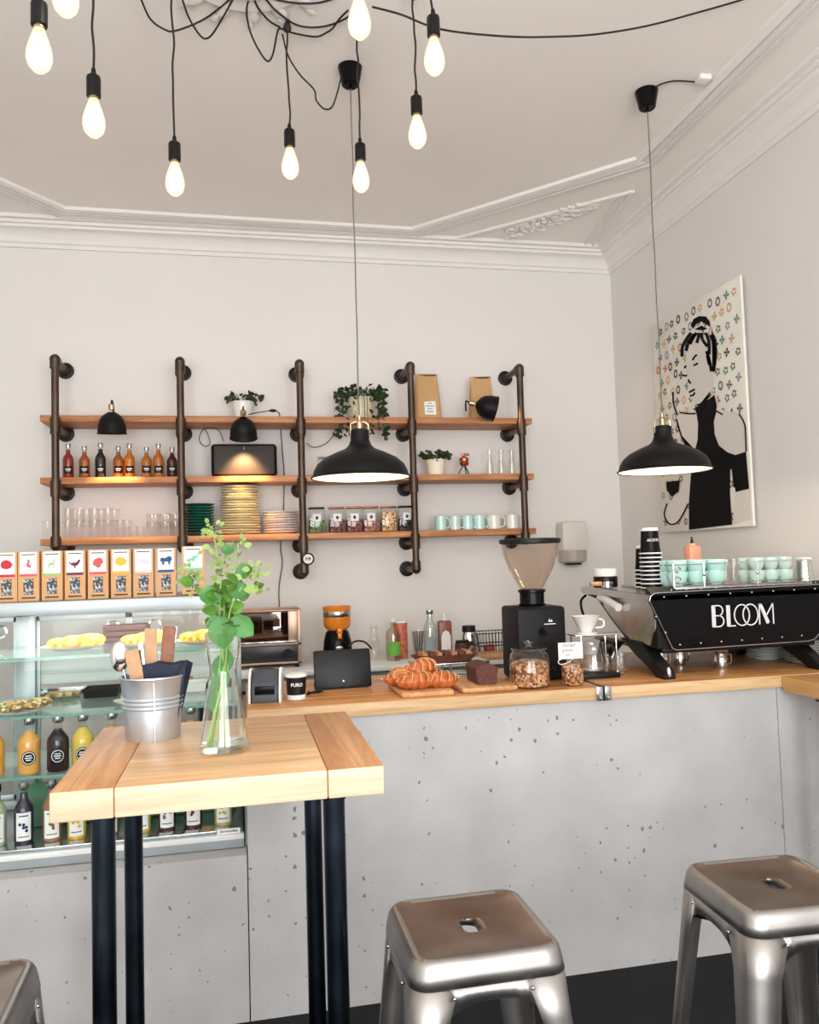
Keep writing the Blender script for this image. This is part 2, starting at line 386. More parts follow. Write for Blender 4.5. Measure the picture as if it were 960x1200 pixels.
def sweep(path, prof, closed=True):
    """profile points are (inward offset, z) along a 2D path whose inside is on its right-hand side"""
    n = len(path); loops = []
    for i in range(n):
        p = Vector(path[i]); a = Vector(path[i-1]) if (closed or i) else None; c = Vector(path[(i+1) % n]) if (closed or i < n-1) else None
        d1 = (p-a).normalized() if a is not None else (c-p).normalized()
        d2 = (c-p).normalized() if c is not None else d1
        n1 = Vector((d1.y, -d1.x)); n2 = Vector((d2.y, -d2.x)); nn = (n1+n2).normalized(); k = 1/max(.3, nn.dot(n1))
        loops.append([(p.x+nn.x*k*o, p.y+nn.y*k*o, z) for o, z in prof])
    if closed: loops.append(loops[0])
    return loops
rect = [(XL, YF), (XL, YB), (XR, YB), (XR, YF)]
b = B(); b.loft(sweep(rect, [(0, 3.405), (.014, 3.405), (.018, 3.425), (.03, 3.432), (.034, 3.45), (.055, 3.475), (.085, 3.492), (.1, 3.495), (.102, 3.51), (.12, 3.512), (.122, 3.528), (.15, 3.53), (.152, 3.55)]), closed=False)
struct(b.build('trim_1', M['plaster'], smooth=30))
A0 = at(78, 240, Z=ZC); K1 = at(480, 266, Z=ZC); K2 = at(745, 183, Z=ZC)
x1 = 2.02; cyo = 4.72
oct_ = [(-1.95, -1.6), (-1.95, 3.45), (-.92, cyo), (1.06, cyo+.02), (x1, 3.72), (x1, -1.6)]
prof = [(-.0, 3.55), (.0, 3.532), (.028, 3.525), (.03, 3.537), (.052, 3.539), (.054, 3.528), (.076, 3.528), (.078, 3.539), (.1, 3.539), (.102, 3.53), (.126, 3.534), (.128, 3.55)]
b = B(); b.loft(sweep(oct_, [(-o, z) for o, z in prof]), closed=False)
struct(b.build('trim_2', M['plaster'], smooth=30))
# relief in the corner spandrel
b = B()
A = at(512, 285, Z=3.545); Bq = at(742, 224, Z=3.545); Cq = at(692, 291, Z=3.545)
for P0, P1 in ((A, Bq), (Bq, Cq), (Cq, A)): b.cone(P0, P1, .012, seg=8)
ctr = (A+Bq+Cq)/3
for P0, P1 in ((A, Bq), (Bq, Cq), (Cq, A)):
    b.cone(P0.lerp(ctr, .16), P1.lerp(ctr, .16), .006, seg=6)
random.seed(3)
for i in range(150):
    u = random.random(); w_ = random.random()*.75
    p = at(592+108*u, 276-38*u + (w_-.35)*26*(1-abs(u-.45)), Z=3.543)
    r = random.uniform(.008, .022)
    b.sphere(p, r, (random.uniform(.8, 1.8), random.uniform(.6, 1), .7), 8, Matrix.Rotation(random.random()*PI, 3, 'Z'))
struct(b.build('trim_3', M['plaster']))
# ceiling rose
b = B(); rc = Vector((.045, 2.66, 3.55))
b.lathe([(.0, -.05), (.06, -.045), (.09, -.03), (.16, -.03), (.17, -.018), (.24, -.018), (.25, 0)], rc, 40)
for k in range(16):
    a = 2*PI*k/16
    for q, rr in ((.2, .03), (.27, .034), (.32, .02)):
        b.sphere(rc+Vector((q*math.cos(a+q), q*math.sin(a+q), -.012)), rr, (1.3, .7, .14), 8, Matrix.Rotation(a+q, 3, 'Z'))
struct(b.build('trim_4', M['plaster']))

# ------------------------------------------------------------------ counter
CY = 2.87; SLAB = 1.03
b = B(); b.bb(.008, 2.05, CY, CY+.1, 0, .982); b.bb(2.053, XR-.003, CY, CY+.1, 0, .982); b.bb(XL+.003, .004, CY, CY+.1, 0, .545); b.bb(-.0, .012, CY+.1, 3.5, 0, .982); b.bb(XL+.003, 0, CY+.1, 3.5, .49, .545)
o = b.build('concrete_counter_front', M['concrete']); tag(o, 'long grey pitted concrete counter front under the wooden counter top', 'counter')
def slab(name, x0, x1, y0, y1, z0, z1, top, edge, parent=None, side=None):
    b = B(); b.bb(x0, x1, y0, y1, z0, z1, .003)
    for f in b.bm.faces:
        f.normal_update()
        n = f.normal
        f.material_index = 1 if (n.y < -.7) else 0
    return b.build(name, [top, edge], parent)
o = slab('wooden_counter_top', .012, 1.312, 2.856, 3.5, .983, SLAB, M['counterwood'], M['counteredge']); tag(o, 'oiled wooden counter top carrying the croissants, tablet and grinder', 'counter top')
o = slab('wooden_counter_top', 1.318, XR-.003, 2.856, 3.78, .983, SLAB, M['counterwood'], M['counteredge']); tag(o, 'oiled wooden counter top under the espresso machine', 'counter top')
# dark knot on the counter's front edge
b = B(); kn = at(664, 812, Y=2.8545)
for r_, dz in ((.014, 0), (.009, .006)): b.sphere(kn+Vector((0, .0, dz)), r_, (1.1, .08, .8), 12)
hc = thing('folding_hinge_clamp', 'steel hinge bracket joining the two wooden counter tops', 'hinge', (1.315, 2.85, .985))
b.bm.free()
b = B(); b.bb(-.03, -.002, -.004, 0, -.004, .048, .0015); b.bb(.002, .03, -.004, 0, -.004, .048, .0015); b.build('plate', M['inox'], hc)
b = B(); b.cone((0, -.004, -.004), (0, -.004, .05), .004); b.build('hinge_pin', M['black'], hc)
b = B(); b.bb(-.006, .006, .002, .55, .0455, .0475); b.build('joint_strip', M['black'], hc)
for q in (-.016, .016):
    b = B()
    for z in (.008, .036): b.cone((q, -.006, z), (q, -.003, z), .003)
    b.build('screw', M['chrome'], hc)
# wing of the counter coming towards the seats
wg = thing('wooden_side_counter', 'light orange wooden side counter on a dark leg at the right edge', 'counter', (2.2, 2.3, 0))
b = B(); b.bb(-.135, .28, -.55, .552, .968, 1.026, .004); b.build('top', M['wing'], wg)
for q in (.352, -.45):
    b = B(); b.cone((-.09, q, 0), (-.09, q, .968), .022, seg=20); b.cone((-.09, q, 0), (-.09, q, .008), .045, seg=20); b.cone((-.09, q, .96), (-.09, q, .968), .045, seg=20); b.build('leg', M['leg'], wg)

# ------------------------------------------------------------------ pipe shelf on the back wall
sh = thing('pipe_shelf', 'wall shelf of three wooden boards on five dark iron pipe uprights', 'shelf', (.36, 5.0, 1.46))
SO = Vector((.36, 5.0, 1.46))
BZ = (2.375, 2.03, 1.693)
for z in BZ:
    b = B(); b.box(Vector((.3615, 4.865, z-.0175))-SO, (2.847, .262, .035), .002); b.build('shelf_board', M['shelfwood'], sh)
PX = (-.98, -.316, .358, 1.02, 1.71)
low = (1.655, 1.64, 1.47, 1.465, 1.62)
for i, x in enumerate(PX):
    zt = 2.682; zb = low[i]
    yp = 4.72
    b = B(); P = lambda yy, zz: Vector((x, yy, zz))-SO
    b.cone(P(yp, zb), P(yp, zt), .0205, seg=16)
    # elbow on top and bottom, tees under each board
    for zz in (zt, zb):
        b.sphere(P(yp, zz), .029, seg=14); b.cone(P(yp, zz), P(yp, zz+(-.05 if zz == zt else .05)), .0275, seg=16)
    b.cone(P(yp, zt), P(4.985, zt), .019, seg=14); b.cone(P(yp+.0, zt), P(yp+.045, zt), .0265, seg=14)
    b.cone(P(yp, zb), P(4.985, zb), .019, seg=14); b.cone(P(yp+.0, zb), P(yp+.045, zb), .0265, seg=14)
    arms = [zt, zb]
    for z in BZ:
        za = z-.035-.028
        if abs(za-zb) < .06: continue
        b.cone(P(yp, za-.045), P(yp, za+.045), .0275, seg=16); b.cone(P(yp, za), P(4.985, za), .02, seg=14); b.cone(P(yp, za), P(yp+.045, za), .0265, seg=14); arms.append(za)
    u = b.build('upright', M['pipe'], sh)
    for za in arms:
        b = B(); R = Matrix.Rotation(PI/2, 4, 'X')
        b.lathe([(.0, 0), (.048, 0), (.048, .007), (.03, .012), (.027, .034), (.02, .036)], P(4.999, za), 20, M4=R)
        for k in range(4):
            a = PI/4+k*PI/2; q = P(4.992, za)+Vector((.037*math.cos(a), 0, .037*math.sin(a))); b.sphere(q, .005, (1, .8, 1), 8)
        b.build('wall_flange', M['flange'], u)
bd = thing('round_badge', 'round black rimmed badge with white face at the foot of the middle pipe', 'badge', at(361, 655, Y=4.682), 0)
b = B(); R = Matrix.Rotation(PI/2, 4, 'X')
b.lathe([(0, 0), (.036, 0), (.036, .012), (.029, .014), (.028, .008), (0, .008)], (0, 0, 0), 28, M4=R); b.build('rim', M['black'], bd)
b = B(); b.lathe([(0, .0085), (.027, .0085), (.027, .0095), (0, .0095)], (0, 0, 0), 28, M4=R); b.build('face', M['paper'], bd)
b = B(); b.mesh(text_me('HB', .026, .0006), lambda v: (v.x, -.0103, v.y)); b.build('lettering', M['ink'], bd, recalc=False)

# ------------------------------------------------------------------ foliage helper
def leaf(b, p, d, L, W, nrm=None, fold=.15):
    d = d.normalized(); n = nrm or Vector((random.uniform(-1, 1), random.uniform(-1, 1), random.uniform(-.2, 1)))
    s = d.cross(n)
    if s.length < 1e-3: s = d.orthogonal()
    s.normalize(); n = s.cross(d)
    pts = [(0, 0), (.22, .36), (.5, .5), (.78, .34), (1, 0)]
    c = [b.bm.verts.new(p + d*(L*t) + n*(fold*L*(.25-(t-.5)**2))) for t, _ in pts]
    for sg in (1, -1):
        e = [c[0]]+[b.bm.verts.new(p + d*(L*t) + s*(sg*W*w) + n*(fold*L*(.25-(t-.5)**2) + fold*W*.7)) for t, w in pts[1:-1]]+[c[-1]]
        for i in range(4):
            q = [c[i], c[i+1], e[i+1], e[i]]
            q = [v for k, v in enumerate(q) if v not in q[:k]]
            if len(q) > 2:
                f = b.bm.faces.new(q if sg == 1 else q[::-1]); f.material_index = b.mi

# ------------------------------------------------------------------ top shelf
Z1, Z2, Z3 = BZ
def pot_plant(name, label, loc, r, h, potmat, leaves, spread, trail=0, cat='plant'):
    t = thing(name, label, cat, loc)
    b = B(); b.lathe([(r*.78, 0), (r, h), (r*1.06, h), (r*1.06, h*.93), (r*.96, h*.93), (r*.9, h*.86), (0, h*.86)], (0, 0, 0), 28); b.build('pot', potmat, t)
    b = B()
    for k in range(leaves):
        a = random.random()*2*PI; q = random.random()**.5*spread; z = h+.01+random.uniform(-.005, .035)
        if trail and random.random() < .72:
            a = random.choice([random.uniform(PI*.85, PI*1.4), random.uniform(-PI*.45, PI*.12)]); z = h + .05 - random.random()**1.3*trail; q = spread*(.75+.35*random.random())*(1+.25*(h-z)/max(trail, .01))
            q *= .8
        p = Vector((q*math.cos(a), q*math.sin(a), z))
        if p.y > .1: p.y = .1
        leaf(b, p, Vector((math.cos(a)+random.uniform(-.6, .6), math.sin(a)+random.uniform(-.6, .6), random.uniform(-.5, .5))), random.uniform(.022, .038), random.uniform(.022, .032))
    b.build('foliage', M['ivy'], t, recalc=False)
    b = B()
    for k in range(max(6, leaves//14)):
        a = random.random()*2*PI; z1 = (h-trail*.8 if trail and math.sin(a) < .3 else h+.03)
        b.tube([(0, 0, h*.86), (spread*.5*math.cos(a), spread*.5*math.sin(a)*.8, h+.045), (spread*.85*math.cos(a), min(.09, spread*.85*math.sin(a)), h+.01), (spread*.95*math.cos(a), min(.09, spread*.95*math.sin(a)), z1)], .0015, 5)
    b.build('stems', M['ivy'], t)
    return t
random.seed(5)
pot_plant('potted_ivy', 'small ivy in a white pot on the top shelf above the speaker', (.03, 4.86, Z1), .062, .105, M['ceramic'], 60, .1)
t = pot_plant('trailing_ivy', 'dark trailing ivy in a pale pot on the top shelf behind the hanging lamp', (.735, 4.83, Z1), .075, .13, M['cplate'], 340, .155, .3)
t = pot_plant('potted_plant', 'low bushy plant in a cream pot on the middle shelf', (1.19, 4.85, Z2), .062, .1, M['cream'], 85, .08)
def kraft_bag(x, label, rz, w, h):
    t = thing('coffee_bag', label, 'bag', (x, 4.86, Z1), rz, 'kraft coffee bags on the top shelf')
    b = B(); loops = []
    for z, ww, dd in ((0, .5, .3), (.02, .5, .33), (h*.45, .47, .3), (h*.75, .44, .16), (h*.92, .43, .04), (h, .44, .012)):
        lp = []
        for i in range(24):
            a = 2*PI*i/24; cx, cy = math.cos(a), math.sin(a)
            ex = abs(cx)**.45*math.copysign(1, cx); ey = abs(cy)**.45*math.copysign(1, cy)
            zz = z
            if z > h*.9: zz += .014*abs(ex)**2-.006 + .004*math.sin(ex*7)
            lp.append((ex*w*ww, ey*w*dd, zz))
        loops.append(lp)
    b.loft(loops, True, True, True); b.build('bag_body', M['kraft'], t)
    b = B(); yy = -w*.345
    b.loft([[(-.032, yy, .03), (.042, yy, .03)], [(-.034, yy+.004, .11), (.038, yy+.004, .115)]], False)
    b.mi = 1
    for k, wd in enumerate((.04, .05, .034, .045)):
        z = .1-.017*k; b.box((.002, yy-.0008+.004*(z-.03)/.08, z), (wd*(1 if k else .6), .0006, .0035))
    b.build('paper_label', [M['paper'], M['ink']], t, recalc=False)
kraft_bag(1.15, 'kraft coffee bag beside the fourth pipe on the top shelf', .06, .165, .285)
kraft_bag(1.5, 'kraft coffee bag behind the small clip lamp at right on the top shelf', -.04, .155, .275)

# clip lamps
def clip_lamp(label, loc, aim, r=.062, up_=.105):
    t = thing('clip_lamp', label, 'lamp', loc, 0)
    d = Vector(aim).normalized(); q = Vector((0, 0, -1)).rotation_difference(d).to_matrix().to_4x4()
    b = B()
    b.lathe([(.017, .064), (.022, .06), (.038, .05), (.052, .032), (r*.96, .006), (r, -.028), (r*1.05, -.034), (r*.98, -.028), (r*.92, .004), (.049, .028), (.034, .045), (0, .052)], (0, 0, 0), 28, cap=False, M4=q); sh_ = b.build('lamp_shade', M['blackmatte'], t)
    b = B(); b.lathe([(0, .1), (.012, .1), (.014, .09), (.014, .075), (0, .07)], (0, 0, 0), 18, M4=q); b.build('socket', M['brass'], t)
    b = B(); b.sphere(q @ Vector((0, 0, .01)), .02, seg=12); b.build('bulb', M['lampbulb'], t)
    b = B(); e = q @ Vector((0, 0, .1))
    b.tube(smoothpath([e, e*1.1+Vector((0, .02, .01)), e*1.05+Vector((0, .05, -.0)), e+Vector((0, .065, -.03))]), .004)
    b.build('clamp', M['black'], t)
    L = bpy.data.lights.new('clip_lamp_light', 'SPOT'); L.energy = 40; L.color = (1, .60, .27); L.spot_size = 1.35; L.spot_blend = .7; L.shadow_soft_size = .02
    lo = bpy.data.objects.new('clip_lamp_light', L); COL.objects.link(lo); lo.parent = t
    lo.matrix_local = Matrix.Translation(d*.045) @ q
    t.scale = (1.22,)*3
    return t
clip_lamp('small black clip lamp over the juice bottles', (-.672, 4.63, 2.295), (.0, .12, -1))
clip_lamp('small black clip lamp over the black speaker', (.03, 4.62, 2.27), (.0, .5, -1))
cl3 = clip_lamp('small black clip lamp turned sideways before the right coffee bag', (1.485, 4.66, 2.425), (1, -.1, -.25))

for o_ in kids(cl3):
    if o_.type == 'LIGHT': o_.data.energy = 2
# cords of the clip lamps
b = B(); b.tube(smoothpath([(.06, 4.68, 2.37+.006), (.12, 4.7, 2.392), (.2, 4.73, 2.408), (.235, 4.75, 2.4), (.25, 4.8, 2.379), (.32, 4.86, 2.379)]), .0028)
b.sphere((.2, 4.73, 2.408), .012, (1.9, .8, .8), 10)
tag(b.build('lamp_cord', M['cord']), 'thin dark lamp cord with inline switch beside the small ivy pot', 'cord')
b = B(); pts = [at(x, y, Y=4.97) for x, y in ((329, 503), (331, 530), (333, 558), (332, 600), (329, 640), (331, 660), (327, 690), (328, 716))]
b.tube(smoothpath(pts), .0028); tag(b.build('power_cable', M['cord']), 'thin dark cord running down the wall to the toaster oven', 'cord')
b = B(); pts = [at(x, y, Y=4.93) for x, y in ((262, 517), (257, 505), (250, 501.5), (240, 502), (235, 508), (234, 517), (240, 523), (246, 520), (244, 510), (240, 503))]
b.tube(smoothpath(pts), .0025); tag(b.build('looped_cable', M['cord']), 'looped brown cord hanging under the top shelf left of the speaker', 'cord')
b = B(); pts = [at(x, y, Y=4.93) for x, y in ((359, 519), (367, 524), (378, 522), (388, 514), (394, 501))]
b.tube(smoothpath(pts), .0025); tag(b.build('sagging_cable', M['cord']), 'thin cord sagging below the trailing ivy', 'cord')

# ------------------------------------------------------------------ juice bottles
def bottle(name, label, loc, h, r, col, cap='crown', group=None, lab='black', fl=.83):
    t = thing(name, label, 'bottle', loc, 0, group)
    b = B(); f = [(r*.9, 0), (r, .006), (r, h*.53), (r*.93, h*.6), (r*.62, h*.68), (r*.42, h*.73), (r*.38, h*fl), (0, h*fl)]
    b.lathe(f, (0, 0, 0), 22); b.build('filled_body', col, t)
    b = B(); b.lathe([(r*.41, h*.735), (r*.38, h*.93), (r*.45, h*.94)], (0, 0, 0), 18, cap=False); b.build('neck', M['glass'], t)
    b = B(); b.lathe([(r*.43, h*.87), (r*.48, h*.9), (r*.48, h*.95), (r*.46, h), (0, h)], (0, 0, 0), 18)
    if cap == 'swing': b.tube([(r*.47, 0, h*.9), (r*.6, 0, h*.94), (r*.5, 0, h*.98)], .0015, 5); b.tube([(-r*.47, 0, h*.9), (-r*.6, 0, h*.94), (-r*.5, 0, h*.98)], .0015, 5)
    b.build('cap', M['inox'] if cap != 'black' else M['black'], t)
    return t
def juice_label(t, r, z, rad):
    a = -PI/2 - math.atan2(t.location.x, t.location.y)*.8
    b = B(); b.cdisc(r*1.012, rad, z, ang=a, n=20); b.mi = 1
    b.cdisc(r*1.022, rad*.86, z, ang=a, r0=rad*.76, n=20)
    for k, w in enumerate((.8, 1.0, .7)): b.crect(r*1.022, r*1.022, rad*w, z+rad*(.32-.3*k)-rad*.07, z+rad*(.32-.3*k)+rad*.07, ang=a)
    b.build('label_sticker', [M['black'], M['whiteink']], t, recalc=False)
JC = [('red', (176, 60, 32)), ('amber', (198, 104, 44)), ('near black', (34, 24, 26)), ('brown orange', (186, 104, 36)), ('bright orange', (228, 138, 34)), ('golden', (206, 132, 44)), ('deep orange', (222, 126, 38)), ('dark red', (92, 24, 26))]
HS = (.2, .185, .205, .185, .2, .18, .2, .178)
for k, (x, (nm, c)) in enumerate(zip((-.936, -.85, -.764, -.668, -.608, -.515, -.449, -.374), JC)):
    place = 'leftmost' if k == 0 else 'rightmost' if k == 7 else ORD[k]+' from left'
    t = bottle('juice_bottle', '%s juice bottle on the middle shelf, %s in its row' % (nm, place), (x, 4.83, Z2), HS[k], .03, tinted(nm+' juice', tuple(v*.78 for v in c)), group='juice bottles on the middle shelf')
    b = B(); a_ = -PI/2 - math.atan2(x, 4.83)*.8; b.crect(.0304, .0304, .05, .028, .07, ang=a_); b.mi = 1; b.crect(.0308, .0308, .03, .05, .056, ang=a_); b.crect(.0308, .0308, .022, .042, .045, ang=a_)
    b.build('label_sticker', [M['black'], M['whiteink']], t, recalc=False)

# speaker
sp = thing('black_speaker', 'wide black rounded loudspeaker under the clip lamp on the middle shelf', 'speaker', (.033, 4.84, Z2))
b = B(); b.box((0, 0, .0975), (.375, .13, .19), .022, seg=4); b.build('speaker_body', M['blackmatte'], sp)
b = B(); b.box((0, -.0655, .0975), (.34, .004, .165), .0018)
b.build('front_grille', plain('speaker cloth', srgb(48, 42, 38), .6, noise=.2, nscale=200, bump=.1), sp)
b = B(); b.box((.0, -.068, .168), (.004, .002, .022)); b.build('logo_mark', M['inox'], sp)
# middle shelf: canisters behind lamp, copper figure, carafes
t = thing('glass_canister', 'clear lidded glass canister on the middle shelf, left behind the hanging lamp', 'jar', (.52, 4.86, Z2))
def canister(t, r, h, fill=None, fm=None):
    b = B(); b.lathe([(r*.93, 0), (r, .008), (r, h*.86), (r*.92, h*.9)], (0, 0, 0), 24); b.build('glass_body', M['jar'], t)
    b = B(); b.lathe([(r*.95, h*.9), (r, h*.91), (r, h*.95), (r*.3, h*.97), (r*.25, h), (0, h)], (0, 0, 0), 24); b.build('lid', M['jar'], t)
    if fill: b = B(); b.lathe([(r*.9, .004), (r*.95, .01), (r*.95, h*fill), (r*.5, h*fill+.008), (0, h*fill+.01)], (0, 0, 0), 20); b.build('contents', fm, t)
canister(t, .062, .13, .3, M['ceramic'])
t = thing('glass_canister', 'clear lidded glass canister on the middle shelf, right behind the hanging lamp', 'jar', (.895, 4.86, Z2)); canister(t, .06, .13, .25, M['cplate'])
fg = thing('copper_ornament', 'small copper coloured figure on black legs on the middle shelf', 'ornament', (1.37, 4.84, Z2))
b = B(); b.lathe([(.0, .06), (.022, .062), (.03, .075), (.026, .085), (.03, .095), (.028, .11), (.012, .122), (.0, .124)], (0, 0, 0), 20); b.box((.0, -.02, .13), (.055, .012, .014), .004); b.build('copper_body', M['copper'], fg)
for a in (0, 2.1, 4.2):
    b = B(); b.tube([(0, 0, .07), (.03*math.cos(a+.5), .03*math.sin(a+.5), .03), (.042*math.cos(a+.5), .042*math.sin(a+.5), .0)], .0035, 6); b.build('leg', M['black'], fg)
cv = None
for k, x in enumerate((1.545, 1.62, 1.69, 1.755)):
    lab = 'tall clear glass carafe at the right end of the middle shelf, %s from left' % ORD[k]
    if cv is None:
        cv = thing('glass_carafe', lab, 'carafe', (x, 4.87, Z2), 0, 'clear carafes on the middle shelf')
        b = B(); b.lathe([(.026, 0), (.029, .006), (.029, .05), (.017, .1), (.014, .13), (.019, .165), (.018, .165), (.013, .13), (.015, .1), (.026, .05), (.026, .01), (0, .008)], (0, 0, 0), 20, cap=False); b.build('glass_body', M['tumbler'], cv)
    else: dup(cv, (x, 4.87, Z2), lab)

# bottom shelf tumblers
def tumbler(label, loc, r, h, group):
    t = thing('glass_tumbler', label, 'glass', loc, 0, group)
    b = B(); b.lathe([(r*.8, 0), (r*.84, .004), (r, h)], (0, 0, 0), 20, cap=False); b.build('glass_body', M['tumbler'], t); 
    b = B(); b.lathe([(r*.985, h-.003), (r*1.02, h-.001), (r*.985, h+.001), (r*.95, h-.001), (r*.985, h-.003)], (0, 0, 0), 20, cap=False); b.build('rim', M['tumbler'], t)
    return t
tall = None; short = None
n = 0
for row, yy in ((0, 4.79), (1, 4.88)):
    for k, x in enumerate((-1.035, -.93, -.87, -.79, -.72, -.655)):
        loc = (x+.02*row, yy, Z3)
        rn = 'front' if row == 0 else 'back'
        lab = 'tall clear tumbler on the bottom shelf, %s row, %s from left' % (rn, ORD[k])
        if x < -1 and row: continue
        if tall is None: tall = tumbler(lab, loc, .034, .1, 'tall tumblers on the bottom shelf'); 
        else: dup(tall, loc, lab)
        if k in (1, 2, 3, 4):
            dup(tall, (loc[0], loc[1], Z3+.066), 'tall clear tumbler stacked in the %s %s-row tumbler from left' % (ORD[k], rn))
for k, x in enumerate((-.59, -.548)):
    lab = 'small squat clear tumbler on the bottom shelf, %s of the two' % ('left', 'right')[k]
    if short is None: short = tumbler(lab, (x, 4.79, Z3), .026, .06, 'small glasses on the bottom shelf')
    else: dup(short, (x, 4.80, Z3), lab)
mid_ = None
for k, x in enumerate((-.485, -.415, -.36)):
    lab = 'ribbed clear tumbler on the bottom shelf, %s before the second pipe' % ('first', 'second', 'third')[k]
    for row in (0, 1):
        for st in (0, 1):
            l2 = ('back row ' if row else 'front row ')+('upper ' if st else 'lower ')+lab
            loc = (x+.01*row, 4.79+.09*row, Z3+.045*st)
            if mid_ is None: mid_ = tumbler(l2, loc, .033, .085, 'ribbed tumblers near the second pipe')
            else: dup(mid_, loc, l2)
# plates
def plate(name, label, loc, r, mat, t_=.012, group=None, cat='plate'):
    t = B(); t.lathe([(r*.55, 0), (r*.6, .0), (r*.62, .003), (r*.98, t_*.8), (r, t_), (r*.97, t_), (r*.6, .006), (0, .005)], (0, 0, 0), 32)
    o = t.build(name, mat, None, loc=loc); tag(o, label, cat, group); return o
def stack(name, mat, n, x, y, z, r, dz, lab, group, jitter=.003, rs=None):
    base = None
    for k in range(n):
        nm = 'bottom' if k == 0 else 'top' if k == n-1 else (ORD[k]+' from the bottom' if k < 10 else ORD[n-1-k]+' from the top')
        l = '%s, %s one' % (lab, nm); loc = (x+random.uniform(-jitter, jitter), y+random.uniform(-jitter, jitter), z+k*dz)
        if base is None: base = plate(name, l, loc, r, mat, dz*1.25, group)
        else:
            o = base.copy(); COL.objects.link(o); o.location = loc; o['label'] = l
            if rs: o.scale = (rs(k), rs(k), 1)
stack('green_plate', M['gplate'], 11, -.228, 4.84, Z3, .088, .0165, 'glossy dark green plate on the bottom shelf', 'green plates')
stack('cream_plate', M['cplate'], 19, .004, 4.85, Z3, .118, .0148, 'cream plate of the tall stack', 'cream plates', rs=lambda k: 1.0-.004*k)
stack('pale_plate', M['wplate'], 9, .24, 4.85, Z3, .105, .0145, 'pale pink white plate by the third pipe', 'pale plates')
# tea jars
JL = [('green herbs', (92, 112, 70)), ('dark berries', (104, 62, 60)), ('dark red tea', (122, 62, 66)), ('mixed fruit tea', (150, 96, 80)), ('beige nuts', (186, 142, 96)), ('black tea', (52, 44, 40))]
for k, ((nm, c), x) in enumerate(zip(JL, (.445, .565, .668, .768, .877, .985))):
    t = thing('tea_jar', 'square glass jar of %s on the bottom shelf, %s of six' % (nm, ORD[k]), 'jar', (x, 4.82, Z3), 0, 'tea jars on the bottom shelf')
    b = B(); b.box((0, 0, .072), (.097, .085, .144), .01); b.build('glass_body', M['jar'], t)
    hgt = .075 if nm != 'beige nuts' else .12
    b = B(); b.box((0, 0, .004+hgt/2), (.09, .076, hgt), .008)
    cc = srgb(*c); b.build('contents', speckle(nm, [cc, tuple(v*1.8 for v in cc), tuple(v*.4 for v in cc), tuple(min(1, v*2.6) for v in cc)], 95), t)
    b = B(); b.box((0, 0, .149), (.092, .08, .01), .004); b.build('lid', M['copper'] if k not in (0, 5) else M['black'], t)
    if nm != 'beige nuts':
        b = B(); b.bb(-.024, .024, -.0445, -.0432, .068, .112); b.mi = 1; b.sphere((0, -.0448, .09), .009, (1, .1, 1.2), 10); b.build('label_sticker', [M['paper'], M['ink']], t)
# mugs
def mug(name, label, loc, r, h, mat, rz, group):
    t = thing(name, label, 'mug', loc, rz, group)
    b = B(); b.lathe([(r*.85, 0), (r*.95, .004), (r, h*.5), (r, h), (r*.93, h), (r*.92, h*.2), (0, .008)], (0, 0, 0), 24); b.build('mug_body', mat, t)
    b = B(); b.tube(smoothpath([(r*.95, 0, h*.85), (r*1.45, 0, h*.8), (r*1.6, 0, h*.5), (r*1.4, 0, h*.22), (r*.95, 0, h*.18)]), .0045, 8); b.build('handle', mat, t)
for k, (x, mm, nm) in enumerate(((1.14, 'mint', 'pale mint'), (1.225, 'teal', 'mint green'), (1.315, 'mint', 'off white'), (1.395, 'teal', 'blue green'), (1.47, 'teal', 'bright teal'), (1.565, 'ceramic', 'white'), (1.685, 'ceramic', 'wide white'))):
    if k == 0: continue
    mug('mug', '%s mug on the bottom shelf, %s from left of the mugs' % (nm, ORD[k-1]), (x-.02, 4.83, Z3), .036 if k < 5 else .043, .088, M[mm], -.35, 'mugs on the bottom shelf')

# ------------------------------------------------------------------ wall dispenser
ds = thing('wall_dispenser', 'pale translucent dispenser fixed to the wall right of the shelf', 'dispenser', (2.105, 5.0, 1.45))
b = B(); b.box((0, -.06, .19), (.175, .12, .19), .02); b.build('upper_cover', plain('pale cover', srgb(222, 214, 206), .4, noise=.01), ds)
b = B(); b.lathe([(.06, .02), (.088, .03), (.09, .1), (.0, .1)], (0, -.06, -.0), 28); b.build('lower_tank', plain('grey translucent', srgb(176, 166, 158), .4, noise=.03), ds)
b = B(); b.box((0, -.06, .012), (.09, .07, .012), .004); b.build('outlet', M['black'], ds)

# ------------------------------------------------------------------ painting on the right wall
pt = thing('canvas_painting', 'tall canvas painting of a woman in a black dress on a floral ground', 'painting', (XR-.001, 3.975, 2.26))
PO = Vector((XR, 3.975, 2.26))
b = B(); b.box((-.027, 0, 0), (.014, .885, 1.246), .002); b.build('canvas', plain('painted canvas', srgb(234, 230, 218), .85, noise=.05, nscale=7), pt)
xp = XR-.0352
def pp(cx, cy, dx=0):
    p = at(760+cx/3.75, 310+cy/3.75, X=xp); return Vector((xp-dx, p.y, p.z))-PO
cols = [srgb(*c) for c in ((70, 66, 64), (196, 120, 96), (120, 156, 140), (216, 176, 110), (150, 150, 170), (120, 110, 104), (224, 172, 150), (90, 150, 130))]
pm = [plain('motif paint %d' % i, c, .8) for i, c in enumerate(cols)]
b = B(); random.seed(11)
yl, yr_ = 4.40-PO.y, 3.55-PO.y
